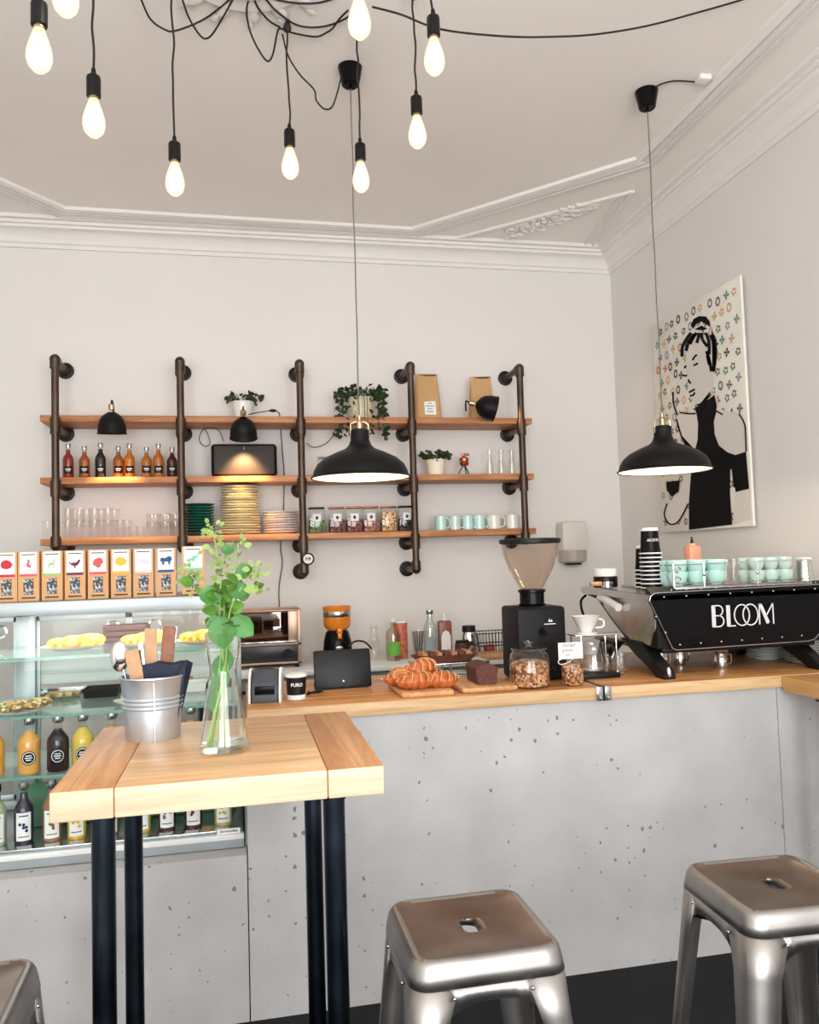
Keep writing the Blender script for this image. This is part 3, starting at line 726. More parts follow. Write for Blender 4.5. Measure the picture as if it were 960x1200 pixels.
for r_ in range(16):
    for c in range(11):
        cy = yl+(yr_-yl)*(c+.5+(.5 if r_ % 2 else 0))/11.5; cz = -.6+1.2*(r_+.5)/16
        cy += random.uniform(-.012, .012); cz += random.uniform(-.012, .012)
        b.mi = random.choice([0, 0, 1, 2, 3, 3, 4, 5, 5, 6, 7]); kind = random.randrange(3); s = .021; xx = xp-.0004-PO.x
        if kind == 0:
            n = 14; b.loft([[(xx, cy+q*math.cos(2*PI*i/n), cz+1.2*q*math.sin(2*PI*i/n)) for i in range(n)] for q in (s*.55, s)])
        elif kind == 1:
            for k in range(4):
                a = k*PI/2+.2; d = Vector((0, math.cos(a), math.sin(a))); e = Vector((0, -math.sin(a), math.cos(a))); c0 = Vector((xx, cy, cz))
                b.face([c0, c0+d*s*.7+e*s*.42, c0+d*s*1.3, c0+d*s*.7-e*s*.42])
        else:
            n = 5; 
            for k in range(5):
                a = k*2*PI/5; c0 = Vector((xx, cy+s*.7*math.cos(a), cz+s*.7*math.sin(a)))
                b.face([c0+Vector((0, s*.38*math.cos(t*PI/3), s*.38*math.sin(t*PI/3))) for t in range(6)])
b.build('floral_pattern', pm, pt, recalc=False, smooth=0)
def flat(name, polys, mat, dx):
    b = B()
    for P in polys:
        V = [pp(x, y, dx) for x, y in P]
        for t3 in tessellate_polygon([[(v.y, v.z, 0) for v in V]]): b.face([V[i] for i in t3])
    return b.build(name, mat, pt, smooth=0)
skin = plain('painted pale skin', srgb(226, 219, 211), .85, noise=.01)
flat('painted_skin', [
    [(205, 640), (190, 655), (140, 650), (125, 690), (150, 770), (190, 810), (160, 940), (140, 1000), (85, 1050), (72, 1100), (95, 1140), (130, 1135), (180, 1050), (230, 830), (330, 830), (372, 900), (385, 1000), (445, 985), (432, 820), (425, 700), (400, 655), (310, 635), (300, 570), (270, 560)],
    [(180, 340), (215, 310), (268, 320), (285, 400), (288, 470), (285, 550), (250, 600), (215, 618), (190, 590), (172, 520), (162, 440)],
    [(385, 1000), (450, 985), (452, 1120), (372, 1140)]], skin, .0010)
blk = plain('painted black dress', srgb(16, 14, 15), .8, noise=.05, spec=.15)
flat('painted_dress', [
    [(206, 632), (240, 606), (270, 590), (292, 572), (303, 620), (300, 650), (290, 690), (293, 745), (312, 795), (350, 825), (385, 837), (431, 822), (445, 985), (385, 1000), (372, 900), (362, 900), (361, 1010), (370, 1143), (180, 1166), (180, 1040), (188, 930), (206, 820), (218, 770), (220, 700), (214, 660)],
    [(80, 955), (140, 948), (136, 995), (105, 1022), (82, 992)], [(152, 755), (205, 812), (188, 815), (160, 790)]], blk, .0016)
def strokes(L, w):
    out = []
    for S in L:
        P = smoothpath([(x, y, 0) for x, y in S], 4)
        for a, c in zip(P, P[1:]):
            d = (c-a).normalized(); n = Vector((-d.y, d.x, 0))*w; out.append([((a+n).x, (a+n).y), ((c+n).x, (c+n).y), ((c-n).x, (c-n).y), ((a-n).x, (a-n).y)])
    return out
lines = strokes([[(400, 655), (425, 700), (430, 760), (432, 822)], [(85, 1050), (72, 1100), (95, 1140), (135, 1128), (178, 1050)], [(215, 618), (245, 605), (278, 570)], [(125, 680), (150, 760), (175, 800)], [(110, 560), (112, 610), (128, 660)],
                 [(140, 650), (175, 655), (210, 655)], [(295, 640), (330, 660)], [(372, 900), (380, 980)]], 3.4)
lines += strokes([[(196, 420), (206, 405), (216, 396)], [(200, 442), (210, 440), (220, 433)], [(160, 455), (165, 448), (170, 446)], [(156, 486), (163, 490), (172, 486)], [(178, 505), (184, 520), (190, 518)], [(180, 562), (192, 556), (207, 548)], [(186, 575), (198, 575), (206, 562)]], 4.2)
hair = strokes([[(150, 405), (152, 360), (175, 320), (190, 300)], [(168, 380), (180, 340), (205, 305)], [(185, 350), (200, 320), (215, 300)], [(235, 300), (240, 330), (262, 360)], [(225, 300), (222, 320), (215, 345)], [(255, 300), (268, 340), (270, 395)], [(275, 310), (288, 350), (290, 470)], [(258, 380), (270, 420), (280, 470)],
                [(262, 400), (270, 440)]], 7) + [[(278, 285), (298, 320), (306, 380), (300, 440), (286, 480), (292, 420), (288, 350)], [(188, 268), (200, 240), (225, 226), (255, 228), (272, 250), (275, 275), (255, 262), (235, 250), (212, 262), (200, 282)], [(205, 285), (235, 268), (262, 282), (240, 290)]]
flat('painted_lines', lines+hair, blk, .0022)

# ------------------------------------------------------------------ hanging lamps
def cord_path(p0, p1, wob=.006, n=8):
    p0, p1 = Vector(p0), Vector(p1); out = []
    for k in range(n+1):
        t = k/n; q = p0.lerp(p1, t)
        if 0 < k < n: q += Vector((random.uniform(-wob, wob), random.uniform(-wob, wob), 0))
        out.append(q)
    return smoothpath(out, 3)
random.seed(9)
def under(x, y, Y):
    p = at(x, y, Y=Y)
    return p if p.z < ZC-.02 else at(x, y, Z=ZC-.02)
def hook(b, p): b.cone(p, p-Vector((0, 0, .02)), .012, seg=12); b.sphere(p-Vector((0, 0, .03)), .016, seg=10)
bulbs = [  # bulb centre pixel, depth, label, swag polyline pixels on the plane of the hooks
    (46, 54, 2.15, 'glowing filament bulb on a black cord, leftmost of the hanging bulbs', None),
    (110, 134, 2.45, 'glowing filament bulb on a black cord, second of the hanging bulbs from left', None),
    (205, 206, 2.8, 'glowing filament bulb on a black cord, lowest and third from left', [(165, -2), (176, 22), (192, 34), (206, 36), (240, 22), (272, -3)]),
    (340, 188, 2.95, 'glowing filament bulb on a black cord, above the middle of the shelf', [(292, -3), (289, 15), (295, 42), (311, 70), (319, 66), (325, 38), (328, 33)]),
    (423, 204, 2.95, 'glowing filament bulb on a black cord, right beside the first lamp cord', [(310, -3), (325, 14), (350, 30), (380, 31), (408, 20), (414, 8)]),
    (421, 17, 2.15, 'glowing filament bulb at the top edge, above the first lamp canopy', None),
    (489, 151, 2.7, 'glowing filament bulb on a black cord, sixth from left', None),
    (509, 62, 2.35, 'glowing filament bulb on a black cord, rightmost of the hanging bulbs', None),
    (77, -12, 2.1, 'glowing filament bulb mostly cut off by the top edge at left', None)]
for x, y, Y, lab, swag in bulbs:
    c = at(x, y, Y=Y); t = thing('hanging_bulb', lab, 'hanging lamp', c, 0, 'filament bulbs hanging from the ceiling')
    b = B(); b.lathe([(.0, -.068), (.015, -.066), (.027, -.052), (.032, -.034), (.031, -.014), (.024, .012), (.0155, .036), (.013, .046), (.013, .056)], (0, 0, 0), 24, cap=False); bg = b.build('bulb', M['bulbglass'], t)
    b = B(); b.lathe([(0, -.052), (.014, -.047), (.024, -.034), (.0235, -.012), (.017, .012), (.008, .032), (0, .038)], (0, 0, 0), 16); b.build('filament', M['glow'], bg)
    b = B(); b.lathe([(.013, .044), (.0148, .046), (.0148, .058), (0, .058)], (0, 0, 0), 18); b.build('screw_base', M['brass'], t)
    b = B(); b.lathe([(.018, .052), (.0205, .054), (.0205, .108), (.019, .114), (.008, .122), (.006, .138), (0, .138)], (0, 0, 0), 20); b.build('socket', M['black'], t)
    b = B(); top = Vector((0, 0, ZC-c.z)); b.tube(cord_path((0, 0, .13), top-Vector((0, 0, .03)), .005), .0036, 7); hook(b, top); b.build('cord', M['cord'], t)
    if swag:
        b = B(); P = [under(px_, py_, 2.97)-c for px_, py_ in swag]
        b.tube(smoothpath(P), .0036, 7); b.build('swag_cord', M['cord'], t)
# remaining swagged cables
def cable(name, lab, pts, Y=2.97, r=.0036, mat='cord', Ys=None):
    b = B(); P = []
    for i, (x, y) in enumerate(pts):
        yy = Y if Ys is None else Ys[0]+(Ys[1]-Ys[0])*i/(len(pts)-1)
        P.append(under(x, y, yy))
    b.tube(smoothpath(P), r, 7); o = b.build(name, M[mat]); tag(o, lab, 'cable'); return o
cable('swagged_cable', 'short black cable loop at the top edge left of the ceiling rose', [(213, -3), (222, 22), (236, 43), (246, 43), (258, 26), (274, -3)])
cable('swagged_cable', 'black cable sagging from the ceiling hook to the bulb at top centre', [(328, 33), (345, 39), (370, 43), (383, 38), (390, 33), (398, 22), (408, 12)])
cable('swagged_cable', 'black cable curving down into the ceiling hook from the top edge', [(297, -3), (303, 10), (315, 24), (328, 32)])
cable('swagged_cable', 'flat black cable arc along the top edge beside the top centre bulb', [(316, -3), (330, 1), (352, 4), (375, 3), (396, -3)])
cable('swagged_cable', 'long black cable sweeping from the bulbs to the upper right ceiling', [(436, 8), (470, 17), (505, 31), (540, 38), (600, 43), (650, 43), (700, 40), (760, 30), (820, 14), (875, -2), (905, -14), (930, -25)], Ys=(2.6, 2.62))

def dome_lamp(label, px_, rimy, Y, cup_px, rz=0):
    rim = at(px_, rimy, Y=Y)     # centre of the rim
    t = thing('dome_pendant_lamp', label, 'pendant lamp', rim)
    k = .197/.197
    b = B(); b.lathe([(.192, 0), (.197, -.002), (.199, .004), (.192, .008), (.186, .03), (.172, .055), (.145, .078), (.1, .1), (.06, .116), (.046, .13), (.038, .15), (.037, .19), (.03, .195), (0, .196)], (0, 0, 0), 48, cap=False); shd = b.build('lamp_shade', M['blackmatte'], t)
    b = B(); b.lathe([(.192, .001), (.188, .01), (.182, .028), (.168, .052), (.142, .074), (.098, .095), (.056, .11), (.02, .118), (0, .118)], (0, 0, 0), 48, cap=False); b.build('inner_reflector', M['cream'], shd, recalc=True)
    b = B(); b.lathe([(.0, .18), (.0125, .18), (.0125, .225), (.007, .232), (.007, .25), (0, .25)], (0, 0, 0), 16)
    b.tube([(-.036, 0, .165), (-.036, 0, .215), (-.02, 0, .225), (.02, 0, .225), (.036, 0, .215), (.036, 0, .165)], .0028, 6); b.build('brass_collar', M['brass'], t)
    b = B(); b.lathe([(0, .035), (.02, .038), (.03, .055), (.026, .08), (.014, .1), (.013, .118), (0, .118)], (0, 0, 0), 18); b.build('bulb', M['lampbulb'], t)
    top = ZC-rim.z
    b = B(); b.tube(cord_path((0, 0, .24), (0, 0, top-.07), .003), .0028, 7); b.build('cord', M['greycord'], t)
    b = B(); b.lathe([(0, top-.095), (.006, top-.09), (.006, top-.08), (.03, top-.08), (.036, top-.075), (.05, top-.004), (.05, top), (0, top)], (0, 0, 0), 28); b.build('ceiling_cup', M['blackgloss'], t)
    L = bpy.data.lights.new('pendant_light', 'POINT'); L.energy = 2.2; L.color = (1, .86, .66); L.shadow_soft_size = .03
    lo = bpy.data.objects.new('pendant_light', L); COL.objects.link(lo); lo.parent = t; lo.location = (0, 0, .02)
    return t, rim
l1, r1 = dome_lamp('black dome pendant lamp hanging before the middle of the shelf', 423, 560, 3.2, None)
l2, r2 = dome_lamp('black dome pendant lamp hanging before the painting', 779, 552, 3.17, None)
b = B(); P = [at(x, y, Y=3.0)-r1 for x, y in ((331, 40), (338, 66), (352, 88), (368, 105), (371, 118), (381, 128), (391, 122))]
P.append(Vector((-.038, -.02, ZC-r1.z-.05))); b.tube(smoothpath(P), .0032, 7); b.build('feed_cable', M['cord'], l1)
b = B(); P = [Vector((.02, 0, ZC-r2.z-.004)), *[at(x, y, Z=3.54)-r2 for x, y in ((772, 100), (790, 95), (816, 96))]]
b.tube(smoothpath(P), .0035, 7); b.build('feed_cable', M['cord'], l2)
o = B().box(at(824, 93, Z=3.54), (.055, .05, .022), .004).build('cable_connector', M['white']); tag(o, 'small white cable connector on the ceiling beside the right lamp canopy', 'connector')

# ------------------------------------------------------------------ display case
dc = thing('refrigerated_display_case', 'glass fronted refrigerated display case with steel frame set in the counter', 'display case', (-.65, 3.2, .545))
DO = Vector((-.65, 3.2, .545))
X0, X1, Y0, Y1 = -1.4, -.004, 2.95, 3.5
def dbox(name, mat, *a, bev=.002, parent=None): 
    b = B(); x0, x1, y0, y1, z0, z1 = a
    b.bb(x0-DO.x, x1-DO.x, y0-DO.y, y1-DO.y, z0-DO.z, z1-DO.z, bev); return b.build(name, mat, parent or dc)
dbox('top_panel', M['alu'], X0, X1, Y0, Y1, 1.375, 1.42)
dbox('bottom_frame', M['alu'], X0, X1, Y0-.005, Y1, .548, .598)
dbox('bottom_vent', M['white'], X0, X1, Y0-.012, Y0-.006, .578, .596)
dbox('case_floor', M['inox'], X0, X1, Y0+.01, Y1-.01, .598, .606)
dbox('front_glass', M['pane'], X0, X1, Y0, Y0+.006, .6, 1.375, bev=0)
dbox('side_glass', M['pane'], X1-.006, X1, Y0+.008, Y1, .6, 1.375, bev=0)
dbox('side_post', M['black'], X1-.004, X1+.002, Y0-.004, Y0+.012, .6, 1.0)
dbox('side_panel', M['inox'], X0-.02, X0, Y0, Y1, .55, 1.42)
GS = (1.225, 1.03, .83)
for k, z in enumerate(GS):
    g = dbox('glass_shelf', M['gshelf'], X0+.005, X1-.01, Y0+.03, Y1-.06, z, z+.007, bev=0)
    dbox('front_edge', M['gedge'], X0+.005, X1-.01, Y0+.027, Y0+.03, z-.001, z+.008, bev=0, parent=g)
    dbox('shelf_support', M['white'], X0+.005, X1-.01, Y1-.12, Y1-.06, z-.045, z-.002)
for z0, z1, mm in ((1.12, 1.16, 'white'), (1.07, 1.1, 'black'), (1.16, 1.22, 'white')):
    dbox('rear_rail', M[mm], -.79, X1-.03, Y1-.016, Y1-.004, z0-.045, z1-.045)
# rear frame and sliding doors
b = B()
for x0, x1, z0, z1 in ((-.865, -.795, .606, 1.375), (X0, X1, 1.345, 1.375), (X0, X1, .606, .64), (X1-.02, X1, .606, 1.375)):
    b.bb(x0-DO.x, x1-DO.x, Y1-.05-DO.y, Y1-.02-DO.y, z0-DO.z, z1-DO.z, .002)
b.build('rear_frame', M['alu'], dc)
for x0, x1 in ((-1.38, -.865), (-.795, -.445), (-.445, -.03)):
    b = B()
    for a0, a1, z0, z1 in ((x0, x0+.014, .64, 1.345), (x1-.014, x1, .64, 1.345), (x0, x1, 1.325, 1.345), (x0, x1, .64, .66)):
        b.bb(a0-DO.x, a1-DO.x, Y1-.03-DO.y, Y1-.018-DO.y, z0-DO.z, z1-DO.z, .001)
    d_ = b.build('sliding_door', M['alu'], dc)
    dbox('pane', M['pane'], x0+.014, x1-.014, Y1-.026, Y1-.022, .66, 1.325, bev=0, parent=d_)
    b = B(); R = Matrix.Rotation(PI/2, 4, 'X'); b.lathe([(.018, 0), (.026, 0), (.026, .008), (.02, .01), (.018, .003)], Vector((x1-.06 if x0 < -.5 else x0+.1, Y1-.028, 1.29))-DO, 24, M4=R, cap=False); b.build('finger_pull', M['chrome'], d_)
dbox('added_glow_strip', emit('added case glow', (1, .98, .94), 1.5), X0+.05, X1-.05, Y0+.2, Y0+.3, 1.366, 1.374, bev=0)  # glowing strip added under the top panel to brighten the case interior
area('case_fill_light', (-.7, 3.2, 1.36), (0, 0, 0), 1.2, .3, 3.5, (1, .98, .94))  # added fill light, lifts the brightness of the shelves and rear
# interior tray drawers seen through the doors (behind case: black/white trays)
def fplate(lab, loc, r, food, fm, fs=(1, .8, .35), cat='plate of food', group=None):
    t = thing('food_plate', lab, cat, loc, 0, group)
    b = B(); b.lathe([(r*.5, 0), (r*.6, .002), (r*.95, .012), (r, .016), (r*.96, .016), (r*.6, .008), (0, .007)], (0, 0, 0), 32); b.build('dish', M['ceramic'], t)
    for k in range(food):
        a = k*2.4; q = r*.62*(k/max(1, food))**.5 if food > 1 else 0
        b = B(); b.sphere((q*math.cos(a), q*math.sin(a), .022+.004*(k % 3)), r*(.22+.08*(k % 3)), fs, 14, Matrix.Rotation(a, 3, 'Z')); b.sphere((q*math.cos(a)+.015, q*math.sin(a), .03+.004*(k % 3)), r*.2, (1.2, .7, .45), 10); b.build('pastry', fm, t)
for x, lab in ((85, 'white plate of yellow egg pastries on the top glass shelf, left one'), (170, 'white plate of yellow egg pastries on the top glass shelf behind the cutlery bucket'), (238, 'white plate of golden pastries on the top glass shelf by the vase')):
    p = at(x, 765, Y=3.2); fplate(lab, (p.x, 3.2, GS[0]+.0075), .11, 9, M['egg'], (1.3, .9, .6), group='pastry plates on the top glass shelf')
t = thing('dark_tray_stack', 'stack of dark boxes between the pastry plates in the case', 'box', at(148, 752, Y=3.4)); t.location.z = GS[0]+.0075
for k in range(3):
    b = B(); b.box((0, 0, .012+.024*k), (.16, .1, .02), .003); b.build('box_layer', M['choc'], t)
p = at(22, 828, Y=3.06); fplate('oval white plate of salad topped bread on the second glass shelf', (p.x, 3.06, GS[1]+.0075), .105, 9, M['salad'], (1.2, .8, .4))
p = at(150, 838, Y=3.1); fplate('small white dish on the second glass shelf behind the bucket', (p.x, 3.1, GS[1]+.0075), .05, 3, M['egg'])
for k, (x, y, z, w, mm, nm) in enumerate(((75, 800, GS[1], .16, 'jar', 'clear'), (120, 800, GS[1], .14, 'blackmatte', 'black'), (220, 800, GS[1], .16, 'white', 'white'))):
    p = at(x, y, Y=3.34); t = thing('food_tray', '%s shallow tray at the back of the second glass shelf' % nm, 'tray', (p.x, 3.34, z+.0075))
    b = B(); b.loft([[(sx*w*.46*q, sy*.05*q, z_) for sx, sy in ((-1, -1), (1, -1), (1, 1), (-1, 1))] for q, z_ in ((.9, 0), (1, .035), (1.05, .035), (.96, .034), (.88, .004))], True, True, True); b.build('tray_body', M[mm], t)
    b = B(); b.box((0, 0, .016), (w*.76, .07, .016), .006); b.build('food', M[('salad', 'choc', 'egg')[k]], t)
# juice bottles on the third glass shelf
CB = [(-8, 'orange yellow', (226, 170, 80)), (34, 'orange', (228, 168, 88)), (68, 'dark cola coloured', (44, 28, 34)), (97, 'yellow', (222, 192, 84)), (131, 'orange brown', (198, 130, 70)), (224, 'amber', (206, 140, 60))]
for k, (x, nm, c) in enumerate(CB):
    p = at(x, 880, Y=3.04)
    extra = ('cut by the left edge', 'in front on the third glass shelf', 'with round label on third glass shelf', 'behind the table corner', 'hidden behind the table top except its cap', 'behind the bucket')[k]
    t = bottle('juice_bottle', '%s juice bottle in the case, %s' % (nm, extra), (p.x, 3.04, GS[2]+.0075), .187, .036, tinted('case %s juice' % nm, c), 'swing', 'juice bottles on the third glass shelf', fl=.76)
    juice_label(t, .036, .055, .024)
# bottom row
lm = [('blueberries', (50, 48, 92)), ('brown almond', (130, 90, 60)), ('yellow quince', (222, 170, 40)), ('purple lavender', (130, 96, 160)), ('dark cherries', (110, 24, 50)), ('yellow lemons', (210, 180, 50))]
BR = [(-4, 'pale', (170, 180, 150), 5), (28, 'dark blue', (38, 34, 54), 0), (61, 'clear brown', (150, 110, 80), 1), (90, 'yellow', (222, 176, 60), 2), (129, 'brown', (120, 84, 60), 1), (166, 'golden', (214, 176, 70), 2), (196, 'deep purple', (70, 34, 48), 3), (227, 'dark cherry', (80, 24, 36), 4), (262, 'pale yellow', (206, 190, 110), 5)]
for k, (x, nm, c, li) in enumerate(BR):
    p = at(x, 975, Y=3.04)
    t = bottle('syrup_bottle', '%s bottle, white %s label, bottom row of the case, %s from left' % (nm, lm[li][0], ORD[k]), (p.x, 3.04, .606), .2, .031, tinted('bottom %s' % nm, c), 'swing' if k % 3 else 'black', 'bottles in the bottom of the case')
    a = -PI/2 - math.atan2(p.x, 3.04)*.8
    b = B(); b.crect(.0316, .0316, .05, .012, .105, ang=a, n=10); b.mi = 1
    for q in range(5):
        u = random.uniform(-.012, .012); z = .055+random.uniform(-.012, .012)
        b.cdisc(.032, .0055, z, ang=a+u/.032, n=8)
    b.mi = 2; b.crect(.032, .032, .03, .092, .096, ang=a); b.crect(.032, .032, .036, .024, .027, ang=a)
    b.build('paper_label', [M['paper'], plain('label print %d' % k, srgb(*lm[li][1]), .8), M['ink']], t, recalc=False)
# crates behind
for k, (xx, nm) in enumerate(((-.62, 'left'), (-.2, 'right'))):
    b = B(); b.bb(-.17, .17, -.09, .09, 0, .12, .01); 
    o = b.build('green_crate', plain('green box', srgb(96, 136, 112), .6), loc=(xx, 3.28, .606)); tag(o, '%s grey green box behind the bottom bottles in the case' % nm, 'box')
p = at(268, 974, Y=2.945); b = B(); b.box(p, (.078, .002, .018)); b.mi = 1; b.mesh(text_me('DE HALDERIJ', .0105, .0003), lambda v: (p.x+v.x, p.y-.0015, p.z+v.y))
tag(b.build('shelf_strip_label', [M['paper'], M['ink']], recalc=False), 'small white strip label at the lower right corner of the display case', 'label')

# tea boxes on the case
def silhouette(kind):
    S = {'deer': [(-.5, -.1), (-.3, .15), (.1, .15), (.2, .5), (.1, .9), (.25, .6), (.4, .9), (.4, .55), (.55, .45), (.35, .3), (.3, -.1), (.3, -.7), (.2, -.7), (.15, -.2), (-.25, -.2), (-.35, -.7), (-.45, -.7)],
         'rooster': [(-.9, .5), (-.6, .0), (-.2, .1), (.2, .1), (.5, .5), (.8, .6), (.7, .1), (.4, -.35), (.1, -.5), (.1, -.85), (-.05, -.85), (-.1, -.5), (-.5, -.3), (-.8, .0)],
         'cluster': [(-.7, 0), (-.5, .5), (0, .7), (.4, .8), (.7, .4), (.8, .0), (.5, -.3), (.4, -.7), (0, -.9), (-.3, -.6), (-.7, -.4)],
         'round': [(-.8, 0), (-.6, .6), (0, .8), (.5, .6), (.9, .1), (.6, -.5), (0, -.7), (-.6, -.5)],
         'hill': [(-.8, -.4), (-.5, .2), (-.2, .5), (.1, .2), (.3, .3), (.8, -.2), (.8, -.4)],
         'bull': [(-.9, 0), (-.7, .5), (-.1, .4), (.4, .7), (.8, .6), (.9, .1), (.7, -.1), (.6, -.7), (.4, -.7), (.3, -.2), (-.2, -.2), (-.3, -.7), (-.55, -.7), (-.6, -.2)],
         'lizard': [(-.9, -.4), (-.6, .1), (-.3, .0), (0, .4), (.4, .4), (.9, .8), (.6, .2), (.3, -.0), (.1, -.5), (-.2, -.3), (-.5, -.5)],
         'bird': [(-.2, .7), (.1, .8), (.2, .5), (.1, .1), (.4, -.3), (.2, -.6), (-.2, -.4), (-.3, 0), (-.1, .4)]}
    return S[kind]
TB = [(7.5, 'red', 'round', (190, 40, 60), 'red fish shape'), (33.5, 'pink', 'bird', (206, 90, 96), 'small pale pink bird'), (61, 'light green', 'deer', (150, 190, 110), 'green deer'), (88, 'purple', 'rooster', (96, 38, 74), 'purple rooster'), (115, 'red', 'cluster', (216, 84, 84), 'red flower shape'), (142, 'yellow', 'round', (236, 180, 50), 'yellow round shape'), (168.5, 'pale lilac', 'hill', (216, 196, 204), 'pale lilac shape'), (195, 'blue', 'bull', (46, 78, 126), 'blue animal'), (227, 'mint', 'lizard', (112, 196, 166), 'mint lizard')]
base0 = None
for k, (x, nm, kd, c, desc) in enumerate(TB):
    big = k == 8; Y = 3.02
    p = at(x, 700, Y=Y); w = .08 if big else .0685; h = .172
    t = thing('tea_box', 'kraft tea box with %s label, %s from left on the display case' % (desc, ORD[k]), 'box', (p.x, Y, 1.421), random.uniform(-.04, .04), 'tea boxes on the display case')
    b = B(); b.bb(-w/2, w/2, 0, .06, 0, h, .0015); b.build('carton', M['kraftbox'], t)
    cm = plain('tea print %s %d' % (nm, k), srgb(*c), .7)
    b = B(); b.bb(-w*.40, w*.40, -.0012, 0, h*.55, h*.985); b.mi = 1; b.bb(-w*.40, w*.40, -.0016, 0, h*.50, h*.55)
    b.mi = 1; pts = [(u*w*.34, -.0014, h*.74+v*w*.32) for u, v in silhouette(kd)]; f = b.face(pts)
    b.mi = 2; b.bb(-w*.32, w*.32, -.0016, 0, h*.925, h*.945)
    b.build('printed_label', [M['paper'], cm, M['ink']], t, recalc=False)
    b = B(); b.bb(-w*.24, w*.24, -.001, 0, h*.13, h*.45); b.build('window', speckle('tea bags %d' % k, [srgb(70, 74, 80), srgb(150, 152, 154), srgb(40, 44, 50), srgb(190, 188, 184)], 160, .4), t)
    b = B(); b.bb(-w*.32, w*.32, -.001, 0, h*.055, h*.085); b.build('name_strip', M['ink'], t)
b = B(); b.bb(-.06, .07, -.04, .06, 0, .004); o = b.build('flat_card', M['black'], loc=(-.1, 3.0, 1.4208)); tag(o, 'flat black card lying under the mint tea box', 'card')
for o in bpy.data.objects:
    if o.name.startswith('tea_box') and o.get('label', '').find('mint lizard') >= 0: o.location.z = 1.4252

# ------------------------------------------------------------------ high table in front
TB_T = 1.08
tb = thing('high_table', 'high table with thick pale wooden top and four dark steel pipe legs', 'table', (-.043, 2.116, 0))
TO = Vector((-.043, 2.116, 0))
def tpart(name, x0, x1, top, edge):
    b = B(); b.bb(x0-TO.x, x1-TO.x, 1.783-TO.y, 2.45-TO.y, 1.018, TB_T, .004)
    for f in b.bm.faces:
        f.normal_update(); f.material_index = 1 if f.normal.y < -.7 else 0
    return b.build(name, [top, edge], tb)
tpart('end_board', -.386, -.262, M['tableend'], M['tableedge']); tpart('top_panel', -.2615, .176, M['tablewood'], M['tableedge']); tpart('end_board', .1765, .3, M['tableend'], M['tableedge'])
for x, y in ((-.293, 1.85), (-.298, 2.37), (.195, 1.85), (.19, 2.37)):
    b = B(); b.cone((x-TO.x, y-TO.y, 0), (x-TO.x, y-TO.y, 1.018), .0245, seg=24); b.cone((x-TO.x, y-TO.y, 1.0), (x-TO.x, y-TO.y, 1.018), .0275, seg=24); b.cone((x-TO.x, y-TO.y, 0), (x-TO.x, y-TO.y, .01), .045, seg=24); b.build('leg', M['leg'], tb)

# bucket with cutlery
BK = Vector((-.232, 2.262, TB_T))
bk = thing('metal_bucket', 'ribbed galvanised bucket holding cutlery and navy napkins on the high table', 'bucket', BK)
b = B(); b.lathe([(.0, .004), (.064, .004), (.067, 0), (.069, .006), (.073, .08), (.0765, .084), (.0735, .09), (.0775, .095), (.0745, .101), (.0785, .106), (.0755, .112), (.077, .118), (.081, .155), (.084, .16), (.0835, .164), (.079, .163), (.074, .09), (.064, .01), (0, .009)], (0, 0, 0), 48, cap=False); b.build('bucket_body', M['galv'], bk)
b = B(); b.bb(-.0015, .0015, -.0, .001, 0, .155); o = b.build('seam', M['galv'], bk, loc=(.012, -.0795, 0)); o.rotation_euler = (.075, 0, 0)
nap = thing('navy_napkins', 'folded navy blue napkins standing in the metal bucket', 'napkin', BK+Vector((.03, -.0, .012)))
b = B()
for k in range(5):
    y = -.03+.012*k; pts = [(-.055, y, 0), (.03, y, .0), (.06+.003*k, y+.004, .19-.004*k), (.045, y, .183), (.02, y, .178), (-.02, y, .186), (-.052, y, .182-.006*k)]
    b.prism(pts, (0, .006, 0))
b.build('napkin_fold', M['navy'], nap, smooth=0)
nap.name = 'navy_napkins'
def cutlery(name, lab, base, tip, w, mat, kind):
    t = thing(name, lab, 'cutlery', BK+Vector(base)); d = Vector(tip)-Vector(base); L = d.length; R = Vector((0, 0, 1)).rotation_difference(d).to_matrix().to_4x4()
    b = B()
    if kind == 'spoon':
        b.tube([R@Vector((0, 0, 0)), R@Vector((0, 0, L*.78))], .0035, 8); b.build('handle', mat, t)
        b = B(); b.sphere(R@Vector((0, 0, L*.88)), .03, (.8, .28, 1.35), 16); b.build('spoon_bowl', mat, t)
    elif kind == 'sleeve':
        b.box((0, 0, 0), (w, .008, L), .003, rot=None); 
        for v in b.bm.verts:
            v.co.z += L/2; v.co = (R @ v.co.to_4d()).to_3d()
        b.build('paper_sleeve', mat, t)
    else:
        b.box((0, 0, 0), (w, .0035, L), .0016)
        for v in b.bm.verts:
            f_ = (v.co.z+L/2)/L; v.co.x *= .55+.6*f_; v.co.z += L/2; v.co = (R @ v.co.to_4d()).to_3d()
        b.build('handle', mat, t)
wd = plain('brown paper', srgb(176, 128, 96), .8, noise=.1, nscale=50)
wd2 = plain('light brown paper', srgb(190, 150, 116), .8, noise=.1, nscale=50)
wd3 = plain('dark brown wood', srgb(140, 90, 66), .6, noise=.2, nscale=50)
cutlery('serving_spoon', 'big shiny metal spoon leaning left in the bucket', (-.03, -.01, .012), (-.088, -.01, .245), 0, M['chrome'], 'spoon')
cutlery('wrapped_cutlery', 'brown paper wrapped cutlery leaning left beside the spoon', (-.01, -.02, .02), (-.05, -.03, .235), .036, wd2, 'sleeve')
cutlery('wrapped_cutlery', 'tall tan paper wrapped cutlery in the middle of the bucket', (.0, .0, .02), (-.005, .01, .285), .032, wd2, 'sleeve')
cutlery('wrapped_cutlery', 'tall reddish brown wrapped cutlery at right in the bucket', (.02, .02, .02), (.042, .03, .285), .034, wd3, 'sleeve')
